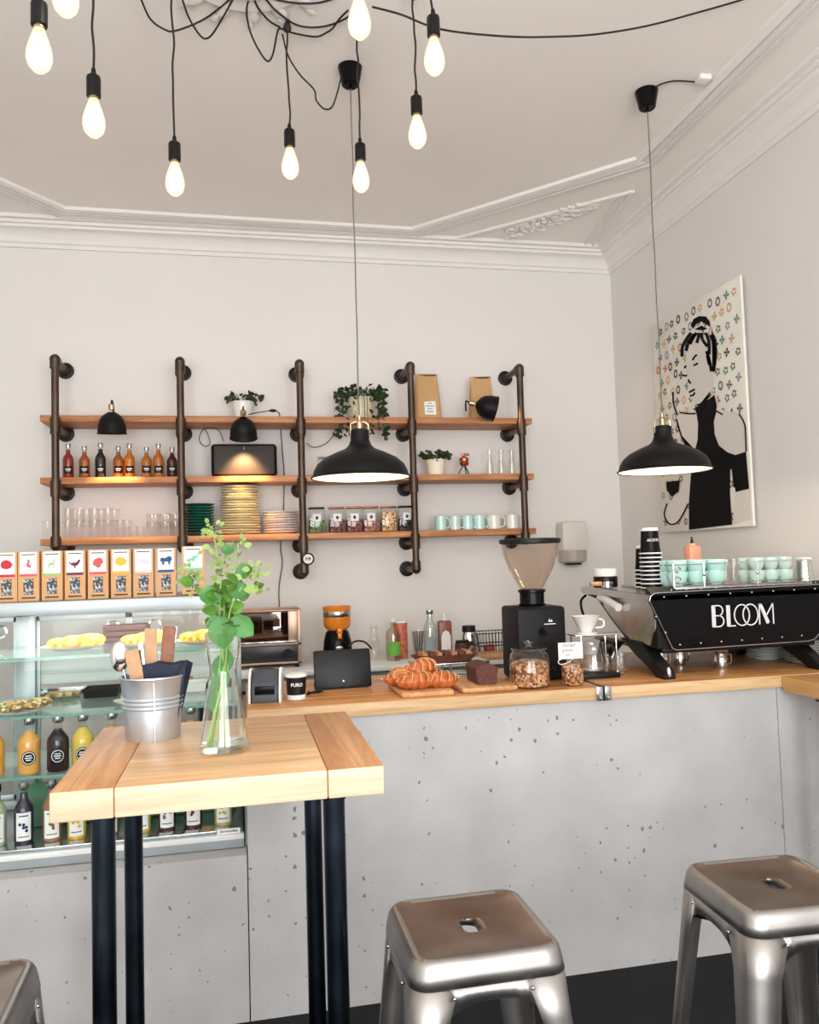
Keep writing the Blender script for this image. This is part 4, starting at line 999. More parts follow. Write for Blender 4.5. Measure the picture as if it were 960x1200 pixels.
cutlery('metal_fork', 'thin metal fork handle between the wrapped cutlery', (-.01, .0, .02), (-.03, .0, .25), .012, M['chrome'], 'flat')
cutlery('metal_knife', 'slim metal knife handle behind the navy napkins', (.01, .03, .02), (.06, .045, .285), .01, M['inox'], 'flat')

# glass vase with greenery
VS = Vector((-.045, 2.04, TB_T))
vs = thing('glass_vase', 'clear glass carafe vase of water with green stems on the high table', 'vase', VS)
vp = [(.0, .003), (.055, .003), (.0585, .008), (.0585, .02), (.056, .04), (.046, .11), (.036, .165), (.032, .185), (.032, .2), (.038, .235), (.0435, .285), (.0425, .286), (.0365, .235), (.0305, .2), (.0305, .185), (.0345, .163), (.0445, .11), (.054, .042), (.056, .022), (.0, .018)]
b = B(); b.lathe([(r, z) for r, z in vp], (0, 0, 0), 48, cap=False); b.build('glass_body', thin_glass('vase glass', (.975, .985, .98), .035, edge=1.3, pw=2.6), vs)
b = B(); b.lathe([(0, .004), (.054, .004), (.0565, .009), (.0565, .016), (.0, .02)], (0, 0, 0), 40); b.build('thick_base', thin_glass('vase base', (.9, .93, .92), .1, edge=.8), vs)
st = thing('leafy_cutting', 'tall leafy green stems standing in the glass vase', 'plant', VS)
random.seed(21)
tips = [(( -.035, .0, .02), (-.01, 0, .19), (.004, .0, .36), (-.02, .0, .535)), ((-.02, .01, .02), (.0, .0, .19), (.03, .01, .33), (.04, .02, .5)), ((.0, -.01, .02), (.0, 0, .2), (-.005, -.01, .36), (.005, -.01, .46)),
        ((-.04, -.01, .02), (.004, -.005, .2), (.02, -.02, .34), (.08, -.02, .44)), ((-.03, .02, .02), (-.006, .01, .2), (-.015, .02, .34), (-.075, .02, .425)), ((-.01, .02, .02), (.01, 0, .2), (.03, .02, .32), (.07, .03, .39))]
bl = B(); bs = B(); bp = B(); bd_ = B()
for k, tp in enumerate(tips):
    P = smoothpath(tp, 10); bs.tube(P, [.0032*(1-.6*i/len(P)) for i in range(len(P))], 6)
    N = len(P)
    for i, p in enumerate(P):
        if p.z < .27 or (k > 2 and p.z < .37): continue
        t_ = i/N
        for q in range(2 if k < 3 else 1):
            a = random.random()*2*PI; d = Vector((math.cos(a), math.sin(a), random.uniform(-.2, .6)))
            side = p+d*random.uniform(.0, .018)
            tip_ = p.z > .4
            s = random.uniform(.014, .024) if tip_ else random.uniform(.028, .044)
            leaf(bp if (tip_ or random.random() < .3) else bl, side, d, s, s*.75, Vector((random.uniform(-.5, .5), -1, random.uniform(-.2, .8))))
for (x, y, z, L, ang) in ((-.005, -.02, .30, .085, -PI/2+.1), (.0, -.025, .335, .06, PI*.9), (.02, -.02, .29, .07, -.7), (.01, -.02, .36, .055, -.2), (-.01, .0, .2, .055, -PI/2-.1), (.008, -.0, .215, .055, -PI/2+.1), (-.012, 0, .13, .055, -PI/2-.25), (-.018, 0, .155, .05, -PI/2-.15), (.002, 0, .17, .05, -PI/2), (-.016, -.01, .255, .05, PI/2+.1), (-.024, 0, .115, .05, -PI/2-.1), (.01, -.01, .25, .05, PI/2), (.03, .0, .39, .05, .4), (.0, -.02, .45, .035, .2)):
    leaf(bd_, Vector((x, y, z+.03)), Vector((math.cos(ang), 0, math.sin(ang))), L, L*(.62 if z < .27 else .8), Vector((random.uniform(-.3, .3), -1, .2)))
for (x, y, z) in ((-.02, 0, .535), (.09, -.02, .43), (-.085, .02, .425), (.04, .02, .5), (.07, .03, .39), (-.06, 0, .39), (.1, 0, .4), (-.03, .0, .5), (.0, 0, .47)):
    for q in range(9):
        v = Vector((random.uniform(-.02, .02), random.uniform(-.02, .02), random.uniform(-.018, .02)))
        leaf(bp, Vector((x, y, z))+v, v+Vector((0, 0, .005)), random.uniform(.01, .018), .011, Vector((0, -1, .3)))
bs.build('stalks', M['stem'], st); bl.build('leaves', M['leaf'], st, recalc=False); bp.build('pale_leaves', M['paleleaf'], st, 'small pale green leaves', recalc=False); bd_.build('large_leaves', M['bigleaf'], st, 'broad deep green leaves', recalc=False)

# ------------------------------------------------------------------ stools
def rsq(hx, r, z, n=48, hy=None):
    hy = hy or hx; out = []
    k = n//4
    for q in range(4):
        cx = (hx-r)*(1 if q in (0, 3) else -1); cy = (hy-r)*(1 if q in (0, 1) else -1)
        for i in range(k):
            a = q*PI/2 + (PI/2)*i/(k-1); out.append((cx+r*math.cos(a), cy+r*math.sin(a), z))
    return out
def make_stool(label, loc, rz):
    t = thing('metal_stool', label, 'stool', loc, rz, 'metal stools')
    H = .76; h = .152
    b = B(); b.loft([rsq(h+.008, .042, H-.05), rsq(h+.005, .043, H-.03), rsq(h+.002, .044, H-.014), rsq(h-.001, .044, H-.007), rsq(h-.005, .042, H-.002), rsq(h-.01, .04, H), rsq(h-.015, .037, H-.001), rsq(h-.019, .034, H-.004), rsq(h-.023, .031, H-.006),
            rsq(.034, .017, H-.0075, hy=.034), rsq(.0175, .0165, H-.0075, hy=.034), rsq(.0165, .0155, H-.011, hy=.033), rsq(.0165, .0155, H-.02, hy=.033)])
    bm = b.bm
    for f in bm.faces:
        c = f.calc_center_median(); f.material_index = 1 if (c.z > H-.013 and abs(c.x) < h-.017 and abs(c.y) < h-.017) else 0
    s_ = b.build('seat', [M['steel'], M['seat']], t, smooth=75)
    md = s_.modifiers.new('s', 'SOLIDIFY'); md.thickness = .0025; md.offset = -1
    for sx in (-1, 1):
        for sy in (-1, 1):
            b = B(); loops = []
            for f_ in (0, .12, .25, .5, .75, 1):
                z = (H-.048)*(1-f_); ox = h+.0065+.058*f_; w = .074*(1-f_)**1.0+.034*f_ ; r = .04*(1-f_)+.012*f_
                if f_ == 0: w = .09
                lp = []
                lp.append((ox-w, ox)); 
                for i in range(7):
                    a = PI/2-PI/2*i/6; lp.append((ox-r+r*math.cos(a), ox-r+r*math.sin(a)))
                lp.append((ox, ox-w))
                loops.append([(x*sx, y*sy, z) for x, y in lp])
            b.loft(loops, False); lg = b.build('leg', M['steel'], t)
            md = lg.modifiers.new('s', 'SOLIDIFY'); md.thickness = .0025; md.offset = -1 if sx*sy > 0 else -1
            b = B(); e = h+.0065+.058
            b.box(((e-.018)*sx, (e-.018)*sy, .008), (.036, .036, .016), .005); b.build('rubber_foot', M['black'], lg)
    for k in range(4):
        R = Matrix.Rotation(k*PI/2, 3, 'Z')
        b = B(); y = -(h+.0045); n = 8
        top = [R@Vector((-.085+.17*i/n, y, H-.046)) for i in range(n+1)]
        bot = [R@Vector((-.085+.17*i/n, y-.003, H-.078-.022*abs(2*i/n-1)**3)) for i in range(n+1)]
        b.loft([top, bot], False); ap = b.build('apron', M['steel'], t)
        md = ap.modifiers.new('s', 'SOLIDIFY'); md.thickness = .002; md.offset = 1
        b = B()
        for q in (-.078, .078): b.sphere(R@Vector((q, y-.006, H-.066)), .0042, seg=10)
        b.build('rivet', M['inox'], ap)
        b = B(); f_ = .62; zz = (H-.048)*(1-f_); oy = -(h+.0065+.058*f_)+.012; xx = h+.05*f_-.02
        b.cone(R@Vector((-xx, oy, zz)), R@Vector((xx, oy, zz)), .008, seg=12); b.build('footrest_bar', M['steel'], t)
    b = B()
    for s1 in (-1, 1): b.cone(((h-.01)*1, (h-.01)*s1, H-.12), (-(h-.01), -(h-.01)*s1, H-.12), .006, seg=8)
    b.build('cross_brace', M['black'], t)
    return t
s0 = make_stool('worn metal stool with slotted seat, in the middle of the picture', (.461, 1.707, 0), 0)
dup(s0, (1.197, 1.722, 0), 'shiny metal stool with slotted seat at the right edge', -.05)
dup(s0, (-.556, 1.645, 0), 'metal stool cut off in the lower left corner', .03)

# ------------------------------------------------------------------ things on the counter
S = SLAB
# receipt printer
pr = thing('card_printer', 'small grey and white receipt printer at the left end of the counter', 'printer', (.085, 3.05, S), -.12)
b = B(); prf = [(-.07, 0), (.075, 0), (.075, .085), (.04, .108), (-.02, .112), (-.055, .085), (-.07, .04)]
b.prism([(-.046, y, z) for y, z in prf], (.092, 0, 0)); bmesh.ops.bevel(b.bm, geom=list(b.bm.edges), offset=.004, segments=2, affect='EDGES'); b.build('printer_body', plain('dark grey plastic', srgb(66, 68, 76), .4), pr)
for sx in (-1, 1):
    b = B(); b.prism([(sx*.05, y*1.06, z*1.04) for y, z in prf], (.008*sx, 0, 0)); b.build('side_cover', M['white'], pr, 'white side cover')
b = B(); b.box((0, -.0725, .045), (.07, .006, .03), .002, rot=None); b.build('button_panel', M['blackgloss'], pr)
b = B(); b.bb(-.032, .032, -.015, .012, .111, .114, .001); b.build('paper_slot', M['black'], pr)
# to-go cup upside down look
cu = thing('takeaway_cup', 'black takeaway cup with white rim and base beside the receipt printer', 'cup', (.192, 3.03, S))
b = B(); b.lathe([(.031, .0), (.033, .001), (.0335, .018), (.0, .018)], (0, 0, 0), 28); b.build('white_base', M['paper'], cu)
b = B(); b.lathe([(.0337, .0175), (.037, .082), (.0, .082)], (0, 0, 0), 28); b.build('black_band', M['black'], cu)
b = B(); b.lathe([(.0385, .081), (.0395, .084), (.0385, .09), (.034, .091), (0, .091)], (0, 0, 0), 28); b.build('lid', M['paper'], cu)
b = B(); tm = text_me('PURO', .017, .0005); b.mesh(tm, lambda v: (.0362*math.cos(-PI/2+v.x/.036), .0362*math.sin(-PI/2+v.x/.036), .054+v.y)); b.build('lettering', M['whiteink'], cu, recalc=False)
b = B(); b.tube(smoothpath([(.235, 3.09, S+.004), (.255, 3.06, S+.015), (.285, 3.07, S+.022), (.29, 3.1, S+.01), (.26, 3.12, S+.004), (.24, 3.1, S+.01)]), .004)
tag(b.build('coiled_cable', M['cord']), 'coiled black cable behind the takeaway cup', 'cable')
# tablet point of sale
ps = thing('tablet_till', 'black tablet till on a stand seen from behind on the counter', 'tablet', (.385, 3.19, S), .03)
Rt = Matrix.Rotation(.22, 3, 'X')
b = B(); b.box((0, 0, .078), (.225, .014, .148), .006); 
for v in b.bm.verts: v.co = Matrix.Rotation(-.2, 3, 'X') @ v.co
b.build('tablet', M['black'], ps)
b = B(); b.prism([(-.1, .0, .0), (-.1, .13, .0), (-.1, .13, .012), (-.1, .06, .04), (-.1, .028, .09)], (.2, 0, 0)); b.build('stand', M['black'], ps)
b = B(); b.sphere((.0, -.003, .03), .005, (1, .4, 1.2), 10); b.build('port', M['inox'], ps)
b = B(); b.tube(smoothpath([(.03, .03, .16), (.06, .06, .175), (.1, .07, .17), (.13, .08, .14)]), .004); b.build('cable', M['cord'], ps)
for k, (x, y, lab) in enumerate(((.6, 3.37, 'small white card lying behind the croissants'),)):
    b = B(); b.box((0, 0, .0015), (.07, .05, .003), .0005); o = b.build('white_card', M['paper'], loc=(x, y, S)); o.rotation_euler = (0, 0, .2); tag(o, lab, 'card')
# croissants
def cboard(lab, x0, x1, y0, y1, th):
    b = B(); b.bb(x0, x1, y0, y1, 0, th, .008); o = b.build('serving_board', M['board'], loc=(0, 0, S+.0003)); tag(o, lab, 'board')
cboard('wooden serving board under the croissants', .556, .752, 2.885, 3.17, .02)
cboard('wooden serving board under the chocolate loaf cake', .785, 1.0, 2.9, 3.2, .02)
def croissant(lab, loc, rz, s=1, tilt=0):
    t = thing('croissant', lab, 'pastry', loc, rz, 'croissants on the board'); t.rotation_euler = (tilt, 0, rz)
    b = B(); n = 44; loops = []
    for i in range(n+1):
        u = i/n*2-1; a = u*1.05
        c = Vector((math.sin(a)*.07*s, (1-math.cos(a))*.06*s, 0)); d = Vector((math.cos(a), math.sin(a), 0)); nn = Vector((-d.y, d.x, 0))
        seg = abs(((u*3.6) % 1)-.5)*2
        r = (.033*(1-abs(u)**1.9)+.006)*s*(1-.13*seg**3)
        c.z = .027*s*(1)-.004*abs(u)
        loops.append([c+(nn*math.cos(t_)*1.0+Vector((0, 0, 1))*math.sin(t_)*.82)*r for t_ in [2*PI*k/14 for k in range(14)]])
    b.loft(loops, True, True, True); b.build('crust', M['croissant'], t, smooth=60)
    b = B()
    for i in range(-3, 4):
        u = i/3.6; a = u*1.05; c = Vector((math.sin(a)*.07*s, (1-math.cos(a))*.06*s, .027*s)); d = Vector((math.cos(a), math.sin(a), 0)); nn = Vector((-d.y, d.x, 0)); r = (.033*(1-abs(u)**1.9)+.0065)*s
        b.tube([c+(nn*math.cos(t_)+Vector((0, 0, 1))*math.sin(t_)*.82)*r*1.0+d*(.008*math.sin(t_)*s) for t_ in [PI*k/8 for k in range(9)]], .0018*s, 5)
    b.build('layer_edges', plain('pale pastry layers', srgb(232, 178, 116), .6), t, 'paler pastry layer edges')
zc = S+.0205
for a in (('croissant at the back left of the pile', (.585, 3.08, zc), .9, 1, 0), ('croissant at the front left of the pile', (.625, 2.955, zc), .2, 1, 0), ('croissant at the front right of the pile', (.715, 2.955, zc), -.2, .95, 0), ('croissant at the back of the pile', (.675, 3.1, zc), -.3, 1.05, 0), ('croissant lying on top of the pile', (.665, 3.03, zc+.04), .5, .95, .15), ('croissant at the far left corner of the board', (.585, 3.0, zc+.012), 1.7, .85, 0)):
    a = (a[0], a[1], a[2], a[3]*1.1, a[4]); croissant(*a)
# chocolate loaf
lf = thing('chocolate_loaf_cake', 'dark chocolate loaf cake on the right serving board', 'cake', (.895, 3.02, S+.0205), .0)
b = B(); loops = []
for y in (-.075, -.03, .03, .075):
    loops.append([(-.036, y, 0), (.036, y, 0), (.044, y, .058), (.036, y, .066), (.022, y, .074), (.0, y, .077), (-.022, y, .074), (-.036, y, .066), (-.044, y, .058)])
b.loft(loops, True, True, True); bmesh.ops.bevel(b.bm, geom=list(b.bm.edges), offset=.0025, segments=2, affect='EDGES'); b.build('cake', M['choc'], lf, smooth=50)
# platter on a metal box
mb = thing('metal_stand_box', 'low grey metal and glass box under the brown platter', 'box', (.85, 3.39, S))
b = B(); b.bb(-.15, .17, -.08, .08, 0, .008, .002); b.bb(-.15, .17, -.08, .08, .052, .06, .002)
for x in (-.14, .0, .16):
    for y in (-.075, .075): b.bb(x-.004, x+.004, y-.004, y+.004, .008, .052)
b.build('frame', M['inox'], mb)
b = B(); b.bb(-.148, .168, -.079, -.077, .008, .052); b.build('glass_side', M['pane'], mb)
pl = thing('brown_platter', 'long brown platter of sliced brown cake behind the croissants', 'platter', (.845, 3.39, S+.061))
b = B(); loops = []
for q, z in ((.72, 0), (.8, .0), (1, .026), (1.02, .03), (.97, .03), (.78, .008)):
    loops.append([(.145*q*math.cos(2*PI*i/36), .075*q*math.sin(2*PI*i/36), z) for i in range(36)])
b.loft(loops, True, True, True); b.build('platter_dish', plain('brown dish', srgb(96, 52, 38), .35), pl)
for k in range(7):
    b = B(); b.box((-.095+.032*k, .004*(-1)**k, .03), (.026, .09, .022), .004, rot=Matrix.Rotation(.2*(-1)**k, 3, 'Y')); b.build('cake_slice', M['choc'] if k % 2 else plain('nut slice', srgb(176, 120, 84), .7, noise=.4, nscale=80), pl)

# grinder
gr = thing('coffee_grinder', 'tall black coffee grinder with clear funnel hopper on the counter', 'grinder', (1.165, 3.17, S), 0)
b = B(); b.box((0, 0, .147), (.206, .2, .29), .014, seg=3); b.build('housing', M['blackmatte'], gr)
b = B(); b.lathe([(.05, .288), (.055, .3), (.05, .302), (.05, .345), (.056, .348), (.056, .358), (.046, .36), (0, .36)], (0, 0, 0), 28); b.build('hopper_collar', M['blackgloss'], gr)
b = B(); b.lathe([(.044, .356), (.055, .375), (.09, .44), (.112, .5), (.117, .55), (.115, .55), (.11, .5), (.088, .44), (.053, .378), (.042, .36)], (0, 0, 0), 44, cap=False); b.build('hopper', M['hopper'], gr)
b = B(); b.lathe([(.118, .545), (.125, .548), (.126, .562), (.118, .566), (.05, .567), (0, .567)], (0, 0, 0), 44); b.build('hopper_lid', M['black'], gr)
b = B(); b.prism([(.028, -.1012, .232), (.036, -.1012, .232), (.032, -.1012, .246)], (0, -.001, 0)); b.prism([(.036, -.1012, .232), (.046, -.1012, .232), (.041, -.1012, .242)], (0, -.001, 0)); b.bb(.01, .058, -.1022, -.1012, .222, .225); b.build('emblem', M['whiteink'], gr)
b = B(); b.box((0, -.112, .045), (.09, .03, .02), .006); b.cone((0, -.1, .2), (0, -.13, .19), .012, .012); b.build('spout', M['black'], gr)
# granola jar
gj = thing('granola_jar', 'round glass jar of granola with glass lid before the grinder', 'jar', (1.07, 2.965, S))
b = B(); b.lathe([(.066, 0), (.074, .006), (.0765, .03), (.0765, .1), (.07, .125), (.062, .134), (.062, .142)], (0, 0, 0), 36); b.build('glass_body', M['jar'], gj)
b = B(); b.lathe([(.067, .138), (.069, .142), (.067, .147), (.03, .152), (.012, .154), (.011, .16), (.018, .166), (.018, .172), (0, .176)], (0, 0, 0), 36); b.build('lid', M['jar'], gj)
b = B(); b.lathe([(.063, .004), (.072, .01), (.073, .03), (.073, .088), (.055, .098), (.03, .094), (0, .102)], (0, 0, 0), 32); b.build('granola', M['granola'], gj)
# tagged bag
gb = thing('granola_bag', 'clear bag of granola tied with a ribbon and white tag', 'bag', (1.232, 2.94, S))
b = B(); b.lathe([(.036, 0), (.041, .005), (.043, .05), (.04, .085), (.022, .105), (.014, .112), (.022, .122), (.034, .145), (.03, .15)], (0, 0, 0), 20); b.build('clear_bag', M['glass'], gb)
b = B(); b.lathe([(.035, .003), (.04, .01), (.0415, .05), (.038, .078), (.02, .084), (0, .086)], (0, 0, 0), 20); b.build('granola', M['granola'], gb)
b = B(); b.box((-.02, -.038, .135), (.098, .0015, .062), .0005); b.mi = 1
for k, (s1, w) in enumerate((('ONTBIJT', 0), ('granola', 0), ('3,5', 0))): b.mesh(text_me(s1, .0145, .0001), lambda v: (-.026+v.x-.006*(k > 0), -.0392, .154-.017*k+v.y))
b.build('price_tag', [M['paper'], M['ink']], gb, recalc=False)
b = B(); b.tube(smoothpath([(0, -.02, .108), (-.03, -.04, .112), (-.07, -.04, .1), (-.062, -.04, .086), (-.03, -.04, .092), (0, -.022, .106)]), .0016, 5); b.lathe([(.0165, .105), (.018, .11), (.0165, .115)], (0, 0, 0), 16, cap=False); b.build('ribbon', M['whiteink'], gb)
# pour over stand
po = thing('pour_over_stand', 'chrome pour over coffee stand beside the espresso machine', 'coffee stand', (1.395, 3.1, S), 0)
b = B()
for x in (-.075, .075):
    for y in (-.05, .05): b.tube([(x, y, 0), (x, y, .17)], .0035, 8)
for y in (-.05, .05): b.tube([(-.085, y, .17), (.1, y, .17)], .0035, 8)
b.box((0, 0, .173), (.2, .115, .005), .001); b.build('frame', M['chrome'], po)
b = B(); b.bb(-.08, .085, -.06, .06, .0, .022, .005); b.build('base', M['black'], po)
dr = thing('pour_over_dripper', 'white ceramic cone dripper on the chrome coffee stand', 'dripper', (1.365, 3.1, S+.176))
b = B(); b.lathe([(.045, 0), (.046, .004), (.022, .006), (.03, .02), (.056, .068), (.058, .07), (.053, .069), (.027, .02), (0, .01)], (0, 0, 0), 30, cap=False); b.build('cone', M['ceramic'], dr)
b = B(); b.tube(smoothpath([(.048, 0, .055), (.075, 0, .05), (.075, 0, .025), (.036, 0, .02)]), .004, 8); b.build('handle', M['ceramic'], dr)
sv = thing('glass_server', 'glass coffee server standing in the chrome coffee stand', 'carafe', (1.39, 3.1, S+.0225))
b = B(); b.lathe([(.05, 0), (.056, .006), (.056, .04), (.044, .085), (.04, .1), (.044, .115), (.042, .115), (.038, .1), (.042, .085), (.053, .04), (.052, .008), (0, .006)], (0, 0, 0), 30, cap=False); b.build('glass_body', M['tumbler'], sv)
b = B(); b.tube(smoothpath([(.044, 0, .1), (.085, 0, .095), (.09, 0, .06), (.056, 0, .03)]), .005, 8); b.build('handle', M['jar'], sv)
for k, (x, y) in enumerate(((1.51, 3.12), (1.56, 3.19), (1.5, 3.2))):
    t = thing('small_glass', 'small clear glass between the coffee stand and the machine leg, %s' % ('front one', 'right one', 'back one')[k], 'glass', (x, y, S), 0, 'small glasses by the machine leg')
    b = B(); b.lathe([(.02, 0), (.022, .003), (.026, .075), (.0245, .075), (.02, .008), (0, .007)], (0, 0, 0), 18); b.build('glass_body', M['tumbler'], t)

# ------------------------------------------------------------------ espresso machine
EM = Vector((1.62, 2.98, S))
em = thing('espresso_machine', 'large black and chrome espresso machine with BLOOM on its back panel', 'espresso machine', EM)
W = .80
def q(x, z, y=0): return Vector((x, y, z))
# back panel (facing the guests)
zt, zb = .333, .108
outl = [(-.035, zt-.03), (-.028, zt-.012), (-.012, zt-.002), (.01, zt), (W-.03, zt+.008), (W-.005, zt), (W, zt-.03), (W-.075, zb+.03), (W-.1, zb+.008), (W-.13, zb+.002), (.075, zb-.004), (.055, zb+.004)]
b = B(); b.prism([q(x, z, 0) for x, z in outl], (0, .012, 0)); b.build('back_panel', M['blackgloss'], em)
b = B(); P = [q(x, z, -.001) for x, z in outl]; P = P+[P[0]]; b.tube(P, .0022, 6); b.build('panel_trim', M['inox'], em)
b = B()
for i in range(8): b.sphere(q(.03+.098*i, zt-.018+.0012*i, -.001), .004, (1, .5, 1), 8)
for i in range(7): b.sphere(q(.09+.092*i, zb+.016+.0016*i, -.001), .004, (1, .5, 1), 8)
for x, z in ((-.008, .24), (.03, .175), (W-.03, .25), (W-.065, .18)): b.sphere(q(x, z, -.001), .004, (1, .5, 1), 8)
for i in range(11): b.sphere(q(.07+.066*i, zt+.008+.0007*i, .01), .0035, (1, .5, 1), 8)
b.build('rivets', M['chrome'], em)
b = B(); b.prism([(-.02, 0, zt-.01), (-.02, .05, zt+.022), (-.02, .06, zt-.01)], (W+.01, 0, 0)); b.build('upper_flange', M['black'], em)
# lettering BLOOM
LT = B(); x0 = .238; z0 = .188; hh = .084; yy = -.003
def bar(xa, za, xb, zb_, w=.0042):
    a = Vector((xa, yy, za)); c = Vector((xb, yy, zb_)); d = (c-a).normalized(); n = Vector((-d.z, 0, d.x))*w/2
    LT.prism([a+n, c+n, c-n, a-n], (0, .004, 0))
def arc(cx, cz, rx, rz_, a0, a1, w=.0042, n=22):
    for i in range(n):
        t0 = a0+(a1-a0)*i/n; t1 = a0+(a1-a0)*(i+1)/n; 
        LT.prism([(cx+(rx+w/2)*math.cos(t0), yy, cz+(rz_+w/2)*math.sin(t0)), (cx+(rx+w/2)*math.cos(t1), yy, cz+(rz_+w/2)*math.sin(t1)), (cx+(rx-w/2)*math.cos(t1), yy, cz+(rz_-w/2)*math.sin(t1)), (cx+(rx-w/2)*math.cos(t0), yy, cz+(rz_-w/2)*math.sin(t0))], (0, .004, 0))
bar(x0, z0, x0, z0+hh); bar(x0+.006, z0, x0+.006, z0+hh); bar(x0+.012, z0, x0+.012, z0+hh, .003)
bar(x0, z0+hh, x0+.028, z0+hh); bar(x0, z0, x0+.028, z0); bar(x0+.012, z0+hh*.52, x0+.03, z0+hh*.52)
arc(x0+.028, z0+hh*.76, .019, hh*.24, -PI/2, PI/2); arc(x0+.028, z0+hh*.26, .022, hh*.26, -PI/2, PI/2)
xl = x0+.066; bar(xl, z0, xl, z0+hh); bar(xl+.006, z0, xl+.006, z0+hh); bar(xl+.012, z0+.004, xl+.012, z0+hh, .003); bar(xl, z0, xl+.036, z0)
for cx in (x0+.133, x0+.172): arc(cx, z0+hh/2, .034, hh/2, 0, 2*PI, n=36)
xm = x0+.212; bar(xm, z0, xm+.002, z0+hh); bar(xm+.002, z0+hh, xm+.034, z0+.003); bar(xm+.008, z0+hh, xm+.04, z0+.003); bar(xm+.014, z0+hh*.94, xm+.044, z0+.008, .003); bar(xm+.03, z0+.032, xm+.064, z0+hh); bar(xm+.064, z0+hh, xm+.064, z0)
LT.build('lettering', M['whiteink'], em, smooth=0)
# body
prof = [(.012, .318), (.62, .33), (.66, .326), (.675, .312), (.66, .3), (.56, .285), (.5, .25), (.42, .2), (.3, .135), (.25, .11), (.012, .11)]
b = B(); b.prism([(-.0, y, z) for y, z in prof], (W-.035, 0, 0)); b.build('body', M['black'], em)
for x in (-.012, W-.035):
    b = B(); b.prism([(x, y, z) for y, z in [(.012, .3), (.5, .3), (.46, .25), (.4, .215), (.3, .16), (.2, .12), (.05, .12), (.012, .2)]], (.012, 0, 0)); bmesh.ops.bevel(b.bm, geom=list(b.bm.edges), offset=.003, segments=2, affect='EDGES'); b.build('chrome_side', brushed('polished side', srgb(206, 200, 196), .16, .25), em)
b = B(); b.prism([(-.03, y, z) for y, z in [(.0, .3), (.0, .326), (.6, .345), (.66, .34), (.68, .326), (.66, .308)]], (W+.0, 0, 0)); bmesh.ops.bevel(b.bm, geom=list(b.bm.edges), offset=.004, segments=2, affect='EDGES'); b.build('top_plate', M['inox'], em)
b = B(); b.tube(smoothpath([(-.03, .46, .295), (-.034, .4, .292), (-.034, .33, .275), (-.03, .28, .262)]), [.02]*19 if False else .018, 10); b.build('steam_grip', M['ceramic'], em)
# drip tray, groups, portafilters
b = B(); b.bb(.02, W-.07, .3, .66, .09, .125, .006); b.build('drip_tray', M['inox'], em)
b = B(); b.bb(.03, W-.07, .03, .33, .088, .112, .008); b.build('base_frame', M['black'], em)
for x in (.2, .55):
    b = B(); b.lathe([(.0, .2), (.04, .2), (.045, .21), (.045, .29), (.0, .3)], (x, .57, 0), 24); gh = b.build('group_head', M['chrome'], em)
    b = B(); b.cone((x, .6, .195), (x, .74, .18), .013, .011); b.build('portafilter_handle', M['black'], gh)
b = B(); b.tube(smoothpath([(-.02, .64, .3), (-.028, .68, .27), (-.028, .66, .21), (-.02, .6, .17), (-.01, .56, .15)]), .006, 10); b.build('steam_wand', M['blackgloss'], em)
# legs slope from the middle of the machine out to the counter
for x in (-.02, .66):
    for sgn in (0, 1):
        pr_ = [(.3, .13), (.12, .13), (-.055, .03), (-.065, .012), (-.065, .0), (.0, .0), (.04, .028), (.16, .07)] if sgn == 0 else [(.34, .11), (.5, .11), (.56, .02), (.56, 0), (.49, 0), (.42, .07)]
        b = B(); b.prism([(x, y, z) for y, z in pr_], (.05, 0, 0)); bmesh.ops.bevel(b.bm, geom=list(b.bm.edges), offset=.003, segments=2, affect='EDGES'); lg = b.build('leg', M['black'], em)
        if sgn == 0: b = B(); b.lathe([(0, .008), (.009, .01), (.011, .02), (.009, .036), (.004, .046), (0, .047)], (x+.025, -.055, .0), 16); b.build('foot_bolt', M['chrome'], lg)
# cup rail
b = B()
for z in (.353, .365): b.tube([(.1, .04, z), (W-.07, .04, z)], .0022, 6); 
b.tube([(.1, .04, .44), (W-.07, .04, .445)], .002, 6); b.tube([(.1, .34, .44), (W-.07, .34, .445)], .002, 6)
b.tube([(.1, .04, .44), (.1, .34, .44)], .002, 6); b.tube([(W-.07, .04, .445), (W-.07, .34, .445)], .002, 6)
for x in (.1, .235, .48, W-.07):
    for y in (.04, .34): b.tube([(x, y, .34), (x, y, .445)], .0024, 6)
for x in (.235, .48): b.sphere((x, .036, .4), .009, (1, .8, 1), 10)
for x, z in ((.115, .42), (.115, .38), (W-.08, .43), (W-.08, .39)):
    b.tube([(x+.014*math.cos(t_), .036, z+.011*math.sin(t_)) for t_ in [2*PI*k/10 for k in range(9)]], .003, 6)
b.build('cup_rail', M['chrome'], em)
b = B(); b.bb(.1, W-.07, .03, .51, .338, .35, .002); b.build('cup_tray', M['inox'], em)
b = B(); b.bb(.1, W-.07, .037, .039, .352, .44); b.build('rail_glass', M['pane'], em)
